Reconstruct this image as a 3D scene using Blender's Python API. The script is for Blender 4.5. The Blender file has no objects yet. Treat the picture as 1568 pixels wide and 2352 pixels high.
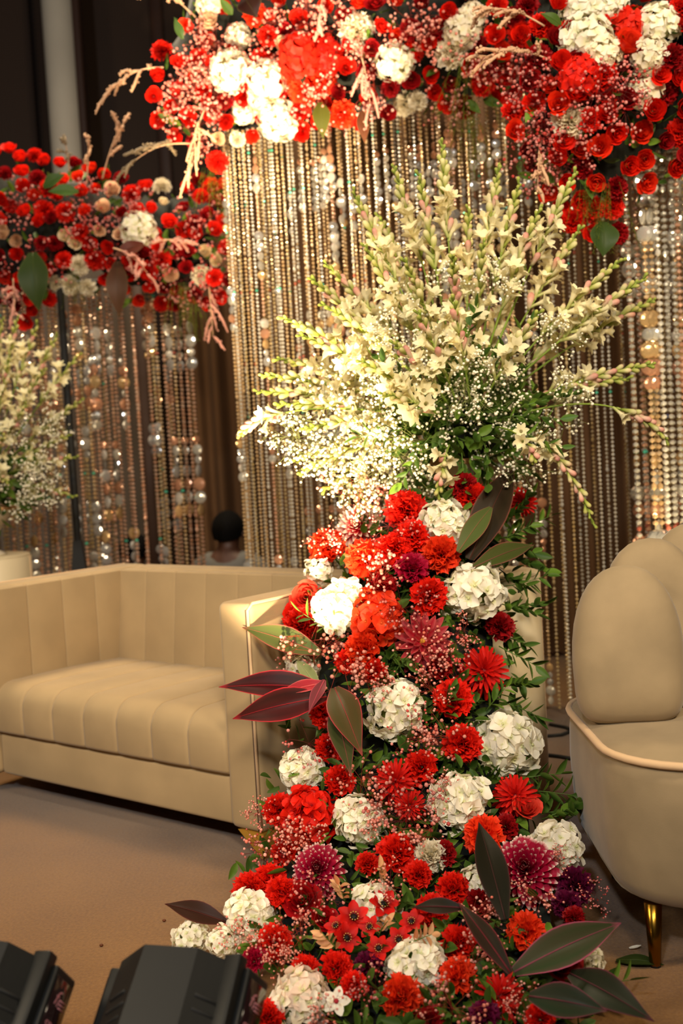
import bpy, bmesh, math, random
from math import sin, cos, pi, sqrt, radians
from mathutils import Vector, Matrix, noise
rnd = random.Random(7)
C = bpy.context.scene.collection
SC = bpy.context.scene

# ------------------------------------------------------------------ camera
F_PX, CAM_H, PITCH, ROLL = 2500.0, 1.174, 0.057, 0.056
FWD = Vector((0, cos(PITCH), -sin(PITCH))); UP0 = Vector((0, sin(PITCH), cos(PITCH))); RT0 = Vector((1, 0, 0))
CR = RT0*cos(ROLL) - UP0*sin(ROLL); CU = RT0*sin(ROLL) + UP0*cos(ROLL)
cam = bpy.data.cameras.new('camera'); cam_o = bpy.data.objects.new('camera', cam); C.objects.link(cam_o)
cam.sensor_fit = 'VERTICAL'; cam.sensor_height = 36.0; cam.lens = 36.0*F_PX/2352
m = Matrix((CR, CU, -FWD)).transposed().to_4x4(); m.translation = (0, 0, CAM_H); cam_o.matrix_world = m
cam.dof.use_dof = True; cam.dof.focus_distance = 2.72; cam.dof.aperture_fstop = 2.5
cam.clip_start = .05
SC.camera = cam_o

def P(x, y, D):
    """world point on the sight line of photo pixel (x, y) at world depth Y = D"""
    dx, dy = x-784, y-1176
    d = FWD + CR*(dx/F_PX) - CU*(dy/F_PX)
    return Vector((0, 0, CAM_H)) + d*(D/d.y)
def pix(p):
    v = p - Vector((0, 0, CAM_H)); k = F_PX/v.dot(FWD)
    return 784 + v.dot(CR)*k, 1176 - v.dot(CU)*k
CAM = Vector((0, 0, CAM_H))

# ------------------------------------------------------------------ world, lights, exposure
w = bpy.data.worlds.new('hall'); SC.world = w; w.use_nodes = True
w.node_tree.nodes['Background'].inputs[0].default_value = (1.0, .72, .45, 1)
w.node_tree.nodes['Background'].inputs[1].default_value = .02
SC.view_settings.view_transform = 'Standard'; SC.view_settings.look = 'None'
SC.view_settings.exposure = 0.5; SC.view_settings.gamma = 1.0; SC.view_settings.use_curve_mapping = False
def aim(o, target):
    d = (Vector(target) - o.location).normalized()
    o.rotation_euler = d.to_track_quat('-Z', 'Y').to_euler()
def area(name, loc, target, power, size, col):
    l = bpy.data.lights.new(name, 'AREA'); l.energy = power; l.size = size; l.color = col
    o = bpy.data.objects.new(name, l); C.objects.link(o); o.location = loc; aim(o, target); return o
def spot(name, loc, target, power, ang, blend, col, rad=.04):
    l = bpy.data.lights.new(name, 'SPOT'); l.energy = power; l.spot_size = radians(ang); l.spot_blend = blend
    l.color = col; l.shadow_soft_size = rad
    o = bpy.data.objects.new(name, l); C.objects.link(o); o.location = loc; aim(o, target); return o
WARM = (1.0, .70, .40)
area('stage_wash_left', (-3.3, 1.2, 3.3), (.1, 3.2, .7), 62, .9, (1.0, .81, .55))
area('stage_wash_top', (-1.0, 5.7, 4.7), (-.5, 3.0, 0), 135, 1.1, (1.0, .80, .53))
spot('stage_wash_front', (.5, -1.2, 3.4), (.2, 3.8, 1.55), 560, 56, .9, (1.0, .82, .57), .35)
area('garland_fill_high', (1.9, .4, 3.7), (.9, 3.9, 2.3), 75, .6, (1.0, .82, .57))  # added fill light, brightens the reds of the right hand garland
area('hall_lamp', (-1.6, -3.5, 5.2), (-1.2, 6.5, 2.0), 150, .35, (.86, .93, 1.0))
spot('curtain_uplight', (1.25, 3.55, .25), (1.25, 4.05, 1.25), 60, 70, .6, (1.0, .8, .46), .05)
spot('curtain_uplight', (-.35, 4.35, .15), (-.25, 4.9, 1.5), 16, 75, .7, (1.0, .78, .48), .05)  # added light, brightens the left strands of the tall curtain; no fixture there

# ------------------------------------------------------------------ materials
def lin(h):
    h = h.lstrip('#'); v = [int(h[i:i+2], 16)/255 for i in (0, 2, 4)]
    return tuple((c/12.92 if c <= .04045 else ((c+.055)/1.055)**2.4) for c in v)
MATS = {}
def mat(name, col=None, rough=.6, metal=0, attr=False, trans=0, var=0, spec=.5, sheen=0, bump=None, mottle=None, emit=None, coat=0):
    """one procedural material: colour (or vertex colour), per-object variation, fabric mottling, fine bump"""
    if name in MATS: return MATS[name]
    m = bpy.data.materials.new(name); m.use_nodes = True; nt = m.node_tree; N = nt.nodes; L = nt.links
    b = N['Principled BSDF']; out = N['Material Output']
    b.inputs['Roughness'].default_value = rough; b.inputs['Metallic'].default_value = metal
    b.inputs['Specular IOR Level'].default_value = spec
    if sheen: b.inputs['Sheen Weight'].default_value = sheen; b.inputs['Sheen Roughness'].default_value = .4
    if coat: b.inputs['Coat Weight'].default_value = coat
    if attr:
        a = N.new('ShaderNodeAttribute'); a.attribute_name = 'Col'; src = a.outputs['Color']
    else:
        a = N.new('ShaderNodeRGB'); a.outputs[0].default_value = (*col, 1); src = a.outputs[0]
    if mottle:
        tc = N.new('ShaderNodeTexCoord'); no = N.new('ShaderNodeTexNoise')
        no.inputs['Scale'].default_value = mottle[0]; no.inputs['Detail'].default_value = 5
        L.new(tc.outputs['Object'], no.inputs['Vector'])
        mr = N.new('ShaderNodeMapRange'); mr.inputs['From Min'].default_value = .3; mr.inputs['From Max'].default_value = .7
        mr.inputs['To Min'].default_value = 1-mottle[1]; mr.inputs['To Max'].default_value = 1+mottle[1]
        L.new(no.outputs['Fac'], mr.inputs['Value'])
        vm = N.new('ShaderNodeVectorMath'); vm.operation = 'SCALE'; L.new(src, vm.inputs[0]); L.new(mr.outputs[0], vm.inputs['Scale'])
        src = vm.outputs[0]
    if var:
        oi = N.new('ShaderNodeObjectInfo'); mr = N.new('ShaderNodeMapRange')
        mr.inputs['To Min'].default_value = 1-var; mr.inputs['To Max'].default_value = 1+var*.6
        L.new(oi.outputs['Random'], mr.inputs['Value'])
        vm = N.new('ShaderNodeVectorMath'); vm.operation = 'SCALE'; L.new(src, vm.inputs[0]); L.new(mr.outputs[0], vm.inputs['Scale'])
        src = vm.outputs[0]
    L.new(src, b.inputs['Base Color'])
    if bump:
        tc = N.new('ShaderNodeTexCoord'); no = N.new('ShaderNodeTexNoise'); no.inputs['Scale'].default_value = bump[0]
        no.inputs['Detail'].default_value = 4
        bp = N.new('ShaderNodeBump'); bp.inputs['Strength'].default_value = bump[1]; bp.inputs['Distance'].default_value = bump[2]
        L.new(tc.outputs['Object'], no.inputs['Vector']); L.new(no.outputs['Fac'], bp.inputs['Height']); L.new(bp.outputs[0], b.inputs['Normal'])
    if emit:
        b.inputs['Emission Color'].default_value = (*emit[0], 1); b.inputs['Emission Strength'].default_value = emit[1]
    if trans:
        t = N.new('ShaderNodeBsdfTranslucent'); L.new(src, t.inputs['Color'])
        mx = N.new('ShaderNodeMixShader'); mx.inputs[0].default_value = trans
        L.new(b.outputs[0], mx.inputs[1]); L.new(t.outputs[0], mx.inputs[2]); L.new(mx.outputs[0], out.inputs['Surface'])
    MATS[name] = m; return m
M_PETAL = mat('petal', attr=True, rough=.55, trans=.3, var=.12, spec=.25)
M_LEAF = mat('leaf', attr=True, rough=.5, trans=.15, var=.25, spec=.22)
M_CORD = mat('cordyline_blade', attr=True, rough=.42, trans=.08, var=.15, spec=.1)
M_CORD = mat('cordyline_blade', attr=True, rough=.42, trans=.08, var=.15, spec=.1)
M_GREEN = mat('stem_green', lin('#4d6a22'), rough=.5, var=.2)
M_BERRY = mat('blossom', attr=True, rough=.6, var=.15, spec=.3, trans=.15)
M_FOAM = mat('foam_base', lin('#0a0f06'), rough=.95)
M_VELVET = mat('cream_velvet', lin('#a58d69'), rough=.85, sheen=.2, spec=.2, bump=(420, .12, .002), mottle=(5.5, .09))
M_VELVET2 = mat('grey_beige_velvet', lin('#907d60'), rough=.85, sheen=.2, spec=.2, bump=(420, .12, .002), mottle=(7, .15))
M_PIPE = mat('piping_cream', lin('#cbaa84'), rough=.8, sheen=.2, spec=.2)
M_GOLD = mat('gold_metal', lin('#e0b04a'), rough=.34, metal=.65)
M_BLACKP = mat('black_plastic', lin('#0a0c0d'), rough=.5, spec=.45, bump=(60, .15, .001), mottle=(14, .25))
M_BLACK = mat('matt_black', lin('#0a0a0a'), rough=.7)
M_BEAD = mat('crystal_bead', attr=True, rough=.2, metal=.45, spec=1.0, var=.35)
M_DISC = mat('mirror_disc', attr=True, rough=.13, metal=.55, spec=1.0, var=.25)
M_PED = mat('ivory_laminate', lin('#d8c6a2'), rough=.42, mottle=(2.5, .06))
M_DRAPE = mat('brown_drape', lin("#5c3e22"), rough=.9)
M_TWIG = mat('dried_twig', lin('#c49a78'), rough=.8, var=.15)

# ------------------------------------------------------------------ mesh helpers
class MB:
    def __init__(s): s.v = []; s.f = []; s.c = []
    def add(s, vs, fs, col=(1, 1, 1), M=None):
        o = len(s.v)
        for i, v in enumerate(vs):
            v = Vector(v)
            s.v.append(M @ v if M is not None else v)
            s.c.append(col[i] if isinstance(col, list) else col)
        s.f.extend([tuple(o+i for i in f) for f in fs])
    def mesh(s, name, material, smooth=True):
        me = bpy.data.meshes.new(name); me.from_pydata([tuple(v) for v in s.v], [], s.f)
        a = me.color_attributes.new('Col', 'FLOAT_COLOR', 'POINT')
        flat = []
        for c in s.c: flat += [c[0], c[1], c[2], 1.0]
        a.data.foreach_set('color', flat)
        me.polygons.foreach_set('use_smooth', [smooth]*len(me.polygons))
        me.materials.append(material); me.update(); return me
def grid_faces(nu, nv, loop=False):
    fs = []
    for i in range(nu-1):
        for j in range(nv-1 if not loop else nv):
            k = (j+1) % nv
            fs.append((i*nv+j, i*nv+k, (i+1)*nv+k, (i+1)*nv+j))
    return fs
def obj(name, me, parent=None, M=None, kind=None):
    o = bpy.data.objects.new(name, me); C.objects.link(o)
    if parent is not None: o.parent = parent
    if M is not None: o.matrix_basis = M
    if kind: o['kind'] = kind
    return o
def tag(o, label, cat, group=None, kind=None):
    o['label'] = label; o['category'] = cat
    if group: o['group'] = group
    if kind: o['kind'] = kind
    return o
def thing(name, label, cat, M=None, group=None, me=None):
    o = obj(name, me, None, M); return tag(o, label, cat, group)
def struct(o): o['kind'] = 'structure'; return o
def orient(loc, z, roll=0.0, s=1.0):
    q = Vector(z).normalized().to_track_quat('Z', 'Y')
    return Matrix.Translation(loc) @ q.to_matrix().to_4x4() @ Matrix.Rotation(roll, 4, 'Z') @ Matrix.Scale(s, 4)
def T(x=0, y=0, z=0): return Matrix.Translation((x, y, z))
def Rm(a, ax): return Matrix.Rotation(a, 4, ax)
def lerp(a, b, t): return a+(b-a)*t
def mixc(a, b, t): return tuple(lerp(p, q, t) for p, q in zip(a, b))
def rbox(name, x0, x1, y0, y1, z0, z1, r, material, parent=None, segs=3, M=None, taper=None):
    bm = bmesh.new(); bmesh.ops.create_cube(bm, size=1)
    for v in bm.verts:
        v.co = Vector((lerp(x0, x1, v.co.x+.5), lerp(y0, y1, v.co.y+.5), lerp(z0, z1, v.co.z+.5)))
    if taper: taper(bm)
    if r: bmesh.ops.bevel(bm, geom=bm.edges[:], offset=r, segments=segs, affect='EDGES', profile=.5)
    me = bpy.data.meshes.new(name); bm.to_mesh(me); bm.free()
    me.polygons.foreach_set('use_smooth', [True]*len(me.polygons)); me.materials.append(material)
    return obj(name, me, parent, M)
def tube(mb, pts, rads, n=5, col=(1, 1, 1), cap=True):
    pts = [Vector(p) for p in pts]
    if not isinstance(rads, (list, tuple)): rads = [rads]*len(pts)
    vs = []; cs = []
    prev = None
    for i, p in enumerate(pts):
        d = (pts[min(i+1, len(pts)-1)] - pts[max(i-1, 0)]).normalized()
        if prev is None:
            a = d.orthogonal().normalized()
        else:
            a = prev - d*prev.dot(d); a = a.normalized() if a.length > 1e-6 else d.orthogonal().normalized()
        prev = a; b = d.cross(a)
        for k in range(n):
            t = 2*pi*k/n; vs.append(p + (a*cos(t) + b*sin(t))*rads[i]); cs.append(col if not isinstance(col, list) else col[i])
    fs = grid_faces(len(pts), n, True)
    if cap: fs += [tuple(range(n))[::-1], tuple((len(pts)-1)*n+k for k in range(n))]
    mb.add(vs, fs, cs)
def lathe(mb, prof, n=16, col=(1, 1, 1), M=None):
    vs = []; cs = []
    for i, (r, z) in enumerate(prof):
        for k in range(n):
            t = 2*pi*k/n; vs.append((r*cos(t), r*sin(t), z)); cs.append(col[i] if isinstance(col, list) else col)
    fs = grid_faces(len(prof), n, True)
    fs += [tuple(range(n))[::-1], tuple((len(prof)-1)*n+k for k in range(n))]
    mb.add(vs, fs, cs, M)
def petal(mb, M, L, W, width, nt=5, ns=3, cup=.2, a0=0., bend=0., colf=None, ruffle=0., rag=0., rr=rnd):
    """blade along +X from the origin, normal +Z; width(t) its half-width profile; bends up by `bend` radians"""
    vs = []; cs = []
    x = z = 0.; da = L/(nt-1); ph = rr.uniform(0, 6.28)
    for i in range(nt):
        t = i/(nt-1); a = a0 + bend*t
        if i: x += da*cos(a); z += da*sin(a)
        hw = W*.5*width(t)
        for j in range(ns):
            s = -1+2*j/(ns-1) if ns > 1 else 0
            zz = cup*hw*s*s; xx = 0
            if ruffle: zz += ruffle*t*sin(s*7+ph)*L
            if rag and i == nt-1: xx = -rag*L*(j % 2) - .12*L*s*s
            vs.append((x + cos(a)*xx - sin(a)*zz, hw*s, z + sin(a)*xx + cos(a)*zz))
            cs.append(colf(t, s) if colf else (1, 1, 1))
    mb.add(vs, grid_faces(nt, ns), cs, M)
def blob(mb, c, r, col, n=6, m_=4, sx=1., M0=None):
    vs = [Vector((0, 0, -r))]; 
    for i in range(1, m_):
        a = -pi/2+pi*i/m_
        for k in range(n):
            vs.append(Vector((r*cos(a)*cos(2*pi*k/n), r*cos(a)*sin(2*pi*k/n), r*sin(a))))
    vs.append(Vector((0, 0, r)))
    fs = [(0, 1+(k+1) % n, 1+k) for k in range(n)]
    for i in range(m_-2):
        for k in range(n):
            fs.append((1+i*n+k, 1+i*n+(k+1) % n, 1+(i+1)*n+(k+1) % n, 1+(i+1)*n+k))
    e = len(vs)-1
    fs += [(e, 1+(m_-2)*n+k, 1+(m_-2)*n+(k+1) % n) for k in range(n)]
    c = Vector(c)
    mb.add([Vector((v.x, v.y, v.z*sx))+c for v in vs], fs, col, M0)
# ------------------------------------------------------------------ flower kinds (template meshes, shared by every copy)
RED = lin('#e6200c'); ORANGE = lin('#ec4018'); DKRED = lin('#9c0a10'); MAGENTA = lin('#b40f38'); WINE = lin('#5a0a2c')
CREAM = lin('#f3e8d0'); IVORY = lin('#fbf4e2'); PALEG = lin('#dfe0a8'); CORAL = lin('#d8604a'); PEACH = lin('#efc9a4'); BLUSH = lin('#f0d2c0')
W_ROUND = lambda t: max(.16, sin(pi*min(1, .12+t*.86))**.6)
W_BLADE = lambda t: max(.03, sin(pi*(t*.93+.05))**.7)
W_FAN = lambda t: .18+.82*t
W_LEAF = lambda t: max(.02, sin(pi*t**.8)**.8)

def floret_mesh(k, c0, c1):
    rr = random.Random(100+k); mb = MB()
    for i in range(4):
        M = Rm(i*pi/2+rr.uniform(-.15, .15), 'Z') @ T(.001, 0, 0) @ Rm(rr.uniform(-.5, .5), 'X')
        petal(mb, M, rr.uniform(.024, .029), rr.uniform(.025, .03), W_ROUND, 4, 5, rr.uniform(.1, .55), rr.uniform(.15, .7), rr.uniform(-1.0, .3),
              lambda t, s: mixc(c1, c0, min(1, t*3)), rr=rr)
    blob(mb, (0, 0, .003), .003, c1, 5, 3)
    tube(mb, [(0, 0, 0), (0, 0, -.035)], .0012, 3, lin('#9aa55a'), False)
    return mb.mesh('floret', M_PETAL)
FLORETS = {'white': [floret_mesh(k, IVORY, PALEG) for k in range(4)],
           'blush': [floret_mesh(10+k, mixc(IVORY, BLUSH, .6*(k % 2)+.2), PALEG) for k in range(4)],
           'orange': [floret_mesh(20+k, lin('#ea3d18'), lin('#e0602a')) for k in range(4)],
           'red': [floret_mesh(30+k, RED, DKRED) for k in range(4)]}
def core_mesh(col, n='flower_core'):
    mb = MB(); blob(mb, (0, 0, 0), 1, col, 10, 7); return mb.mesh(n, M_LEAF)
CORE_G = core_mesh(lin('#6f7a35')); CORE_R = core_mesh(DKRED)
def stem_mesh(L=.12, r=.003, name='stem'):
    mb = MB(); tube(mb, [(0, 0, 0), (.003, 0, -L*.5), (0, .004, -L)], r, 5); return mb.mesh(name, M_GREEN)
STEM = stem_mesh(); STEM_T = stem_mesh(.1, .002)
def dome_dirs(n, maxang, rr):
    out = []
    for i in range(n):
        z = 1-(1-cos(maxang))*(i+.5)/n; a = i*2.39996+rr.uniform(-.2, .2); q = sqrt(max(0, 1-z*z))
        out.append(Vector((q*cos(a), q*sin(a), z)))
    return out
def hydrangea(loc, z, diam, kind, label, group='hydrangea heads in the floral column', n=42, ang=2.05):
    rr = random.Random(int(diam*1e5)+len(bpy.data.objects))
    R = diam/2
    root = thing('hydrangea_head', label, 'hydrangea', orient(loc - Vector(z).normalized()*R*.25, z, rr.uniform(0, 6)), group)
    sx = rr.uniform(.9, 1.1)
    obj('flower_core', CORE_G if kind in ('white', 'blush') else CORE_R, root, Matrix.Diagonal((R*.62, R*.62, R*.56, 1)))
    obj('stem', STEM, root, T(0, 0, -R*.5))
    fl = FLORETS[kind]; fs = diam/.17*1.24
    for d in dome_dirs(n, ang, rr):
        p = Vector((d.x*R*.84*sx, d.y*R*.84/sx, d.z*R*.8))*rr.uniform(.82, 1.1)
        dd = (d + Vector((rr.uniform(-.35, .35), rr.uniform(-.35, .35), rr.uniform(-.35, .35)))).normalized()
        obj('floret', rr.choice(fl), root, orient(p, dd, rr.uniform(0, 6), fs*rr.uniform(.85, 1.12)))
    return root
def hydrangea_small_mesh(k, c0, c1):
    rr = random.Random(k); mb = MB()
    blob(mb, (0, 0, 0), .045, c1, 8, 5)
    for d in dome_dirs(34, 1.9, rr):
        for i in range(4):
            M = orient(d*.062*rr.uniform(.9, 1.08), d+Vector((rr.uniform(-.3, .3),)*3), i*pi/2) @ Rm(rr.uniform(-.4, .4), 'X')
            petal(mb, M, .026, .028, W_ROUND, 3, 3, .2, .3, -.3, lambda t, s: mixc(c1, c0, min(1, t*2+.2)), rr=rr)
    return mb.mesh('hydrangea_head', M_PETAL)
def carnation_mesh(k, c0, c1, full=1.0):
    rr = random.Random(200+k); mb = MB()
    for li, (n, el, L) in enumerate([(9, .05, .036), (9, .35, .036), (8, .68, .034), (7, 1.0, .032), (5, 1.3, .03)]):
        for i in range(n):
            M = Rm(i*2*pi/n+li*.37+rr.uniform(-.2, .2), 'Z') @ T(.001, 0, -.004*(4-li)*.3)
            petal(mb, M, L*rr.uniform(.85, 1.15), L*1.25, W_FAN, 4, 9, rr.uniform(-.1, .2), el+rr.uniform(-.15, .15), rr.uniform(-.3, .25)+.2,
                  lambda t, s: mixc(c1, c0, .25+.75*t), ruffle=.16, rag=.14, rr=rr)
    return mb.mesh('carnation', M_PETAL)
CARN = {n: [carnation_mesh(i*5+j, a, b) for j in range(2)] for i, (n, a, b) in enumerate([('red', RED, DKRED), ('orange', ORANGE, RED),
        ('dark', DKRED, lin('#5c060a')), ('magenta', MAGENTA, lin('#7a0620')), ('wine', lin('#6a0c38'), lin('#38061e')), ('cream', CREAM, lin('#e6dcae'))])}
mb = MB(); lathe(mb, [(.002, -.034), (.005, -.03), (.008, -.016), (.0095, 0), (.009, .004)], 8); CALYX = mb.mesh('calyx', M_GREEN)
def carnation(loc, z, diam, kind, label, group='carnations in the floral column', cat='carnation'):
    s = diam/.072
    o = thing('carnation', label, cat, orient(loc, z, rnd.uniform(0, 6), s), group, rnd.choice(CARN[kind]))
    obj('calyx', CALYX, o); obj('stem', STEM_T, o, T(0, 0, -.03)); return o
def dahlia_petals(kind):
    out = []
    for k in range(5):
        rr = random.Random(300+k); mb = MB(); t0 = k/4
        if kind == 'wine': cf = lambda t, s: mixc(mixc(lin('#7a0424'), lin('#ac0a36'), t), lin('#f4dcd0'), max(0, (t-.9)/.1))
        elif kind == 'pinktip': cf = lambda t, s: mixc(lin('#b80a24'), lin('#f6e0cc'), min(1, max(0, (t-.6)/.25)))
        elif kind == 'edge': cf = lambda t, s: mixc(lin('#a50822'), lin('#e89a90'), .3*abs(s)**4*t)
        else: cf = lambda t, s: mixc(DKRED, lin('#dc1c10'), .3+.7*t)
        W = {'wine': .34, 'pinktip': .3, 'edge': .34, 'spider': .2}[kind]
        L = 1.0
        petal(mb, Matrix(), L, W, W_BLADE if kind != 'spider' else (lambda t: .55+.45*sin(pi*t) if t < .95 else .45), 9, 3, .55 if kind != 'spider' else .8,
              0, lerp(.5, -.35, t0) if kind != 'spider' else rr.uniform(-.6, .2), cf, rr=rr)
        out.append(mb.mesh('petal', M_PETAL))
    return out
DPET = {k: dahlia_petals(k) for k in ('wine', 'pinktip', 'edge', 'spider')}
def dahlia(loc, z, diam, kind, label, n=95, name='dahlia', group='dahlias in the floral column', core=None, maxel=1.35, minel=-.25):
    rr = random.Random(len(bpy.data.objects)); R = diam/2
    root = thing(name, label, 'dahlia' if name == 'dahlia' else 'chrysanthemum', orient(loc - Vector(z).normalized()*R*.3, z, rr.uniform(0, 6)), group)
    mb = MB(); blob(mb, (0, 0, R*.12), R*.26, core or lin('#7c0a2c'), 8, 5); lathe(mb, [(R*.12, -R*.3), (R*.22, -R*.1), (R*.2, 0)], 8, lin('#42551c'))
    obj('flower_core', mb.mesh('flower_core', M_LEAF), root); obj('stem', STEM, root, T(0, 0, -R*.2))
    for i in range(n):
        t = (i+.5)/n; el = lerp(maxel, minel, t**.8); az = i*2.39996
        L = R*lerp(.45, 1.0, t**.6)*rr.uniform(.88, 1.06)
        d = Vector((cos(az), sin(az), 0))
        M = T(0, 0, R*lerp(.3, 0., t)) @ Rm(az, 'Z') @ T(R*lerp(.03, .12, t), 0, 0) @ Rm(-el+rr.uniform(-.08, .08), 'Y') @ Rm(rr.uniform(-.15, .15), 'X') @ Matrix.Diagonal((L, L*lerp(1.0, .85, t), L*.85, 1))
        obj('petal', DPET[kind][min(4, int(t*5))], root, M)
    return root
def rose_petal(mb, R, h, az, span, flare, col, rr, nt=5, ns=5):
    vs = []; cs = []
    for i in range(nt):
        t = i/(nt-1)
        for j in range(ns):
            s = -1+2*j/(ns-1)
            r = R*(.35+.75*sin(min(1, t*1.15)*pi/2)) + flare*max(0, t-.55)**2*R*4*(1-.35*abs(s))
            hh = h*t*(1-.22*s*s*t) - flare*max(0, t-.7)*h*.5
            a = az + span*s*(.5+.5*sin(pi*min(1, t+.25)*.8)) 
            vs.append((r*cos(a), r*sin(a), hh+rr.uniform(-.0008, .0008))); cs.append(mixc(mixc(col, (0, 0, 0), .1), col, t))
    mb.add(vs, grid_faces(nt, ns), cs)
def rose_parts(k, col, n=16, openness=1.):
    rr = random.Random(400+k); out = []
    for i in range(n):
        t = i/(n-1); mb = MB()
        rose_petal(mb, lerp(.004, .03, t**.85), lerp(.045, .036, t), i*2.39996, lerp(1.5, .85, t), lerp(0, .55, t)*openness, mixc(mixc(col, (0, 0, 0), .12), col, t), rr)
        out.append(mb)
    return out
def join(mbs):
    mb = MB()
    for q in mbs: mb.add(q.v, q.f, list(q.c))
    return mb
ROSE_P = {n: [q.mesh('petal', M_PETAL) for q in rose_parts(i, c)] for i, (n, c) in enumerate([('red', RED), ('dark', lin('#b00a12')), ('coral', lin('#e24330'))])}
def rose(loc, z, diam, kind, label, group='roses in the floral column'):
    s = diam/.075
    root = thing('rose', label, 'rose', orient(loc-Vector(z).normalized()*.02*s, z, rnd.uniform(0, 6), s), group)
    for me in ROSE_P[kind]: obj('petal', me, root)
    obj('calyx', CALYX, root, T(0, 0, .006)); obj('stem', STEM_T, root, T(0, 0, -.02)); return root
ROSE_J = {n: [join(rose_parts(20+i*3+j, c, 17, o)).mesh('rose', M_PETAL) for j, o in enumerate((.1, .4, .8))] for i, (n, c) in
          enumerate([('red', RED), ('scarlet', lin('#ee3212')), ('dark', DKRED), ('cream', lin('#f0ddb8')), ('peach', PEACH)])}
HYD_J = {'white': [hydrangea_small_mesh(1, IVORY, PALEG), hydrangea_small_mesh(2, CREAM, lin('#e8dfb0'))], 'red': [hydrangea_small_mesh(3, RED, DKRED), hydrangea_small_mesh(4, lin('#e02810'), RED)]}
def five_petal_mesh():
    out = []
    for k in range(2):
        mb = MB(); petal(mb, T(.003, 0, 0), .027, .02, W_ROUND, 5, 5, .25, .25, -.1+.3*k, lambda t, s: mixc(lin('#7c0508'), lin('#d8150c'), min(1, t*1.6)))
        out.append(mb.mesh('petal', M_PETAL))
    mb = MB(); blob(mb, (0, 0, .002), .0065, lin('#15090a'), 8, 5, .7)
    for i in range(10):
        a = i*2*pi/10; tube(mb, [(.003*cos(a), .003*sin(a), .003), (.007*cos(a), .007*sin(a), .007)], .0006, 3, lin('#15090a')); blob(mb, (.0075*cos(a), .0075*sin(a), .0075), .0013, lin('#d8b060'), 4, 3)
    return out, mb.mesh('flower_center', M_BERRY)
P5, C5 = five_petal_mesh()
def small_flower(loc, z, diam, label, group='small red starry flowers in the floral column'):
    root = thing('starry_flower', label, 'flower', orient(loc, z, rnd.uniform(0, 6), diam/.06), group)
    for i in range(6): obj('petal', P5[i % 2], root, Rm(i*pi/3+rnd.uniform(-.1, .1), 'Z') @ Rm(rnd.uniform(-.2, .2), 'X'))
    obj('flower_center', C5, root); obj('stem', STEM_T, root); return root
# --- gypsophila sprays
def gyp_meshes(k, cb, cs, n=75, L=.15, wide=.075, rb=.0042):
    rr = random.Random(500+k); st = MB(); bl = MB(); cnt = 0
    main = [Vector((0, 0, 0)), Vector((rr.uniform(-.01, .01), rr.uniform(-.01, .01), L*.35)), Vector((rr.uniform(-.015, .015), rr.uniform(-.015, .015), L*.65))]
    tube(st, main, [.0012, .001, .0007], 3, cs, False)
    while cnt < n:
        b = main[0].lerp(main[1], 1) if rr.random() < .5 else main[2]
        a = rr.uniform(0, 6.28); q = wide*sqrt(rr.random())
        e = Vector((q*cos(a), q*sin(a), L*rr.uniform(.6, 1.0) - q*.35))
        mid = b.lerp(e, .55)+Vector((0, 0, .008))
        tube(st, [b, mid, e], .0005, 3, cs, False)
        for j in range(rr.randint(3, 7)):
            p = e+Vector((rr.gauss(0, .013), rr.gauss(0, .013), rr.gauss(0, .011)))
            tube(st, [mid.lerp(e, rr.uniform(.3, 1)), p], .0004, 3, cs, False)
            c = mixc(cb, (1, .95, .85), rr.random()*.3)
            blob(bl, p, rb*rr.uniform(.65, 1.2), c, 6, 4); cnt += 1
    return st.mesh('sprig_stems', M_BERRY), bl.mesh('blossoms', M_BERRY)
GYP = {'pink': [gyp_meshes(k, lin('#d9705c'), lin('#8c2c1c')) for k in range(4)], 'white': [gyp_meshes(10+k, lin('#f2ead0'), lin('#8a9050'), 95, .2, .1, .0045) for k in range(4)],
       'crimson': [gyp_meshes(20+k, lin('#c0322a'), lin('#5a1410')) for k in range(3)]}
def gyp(loc, z, size, kind, label, group):
    st, bl = rnd.choice(GYP[kind]); s = size/(.15 if kind != 'white' else .2)
    z = Vector(z).normalized()
    o = thing('gypsophila_spray', label, 'baby breath', orient(loc - z*size*.7, z, rnd.uniform(0, 6), s), group, st)
    obj('blossoms', bl, o, None, 'stuff'); return o
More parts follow.
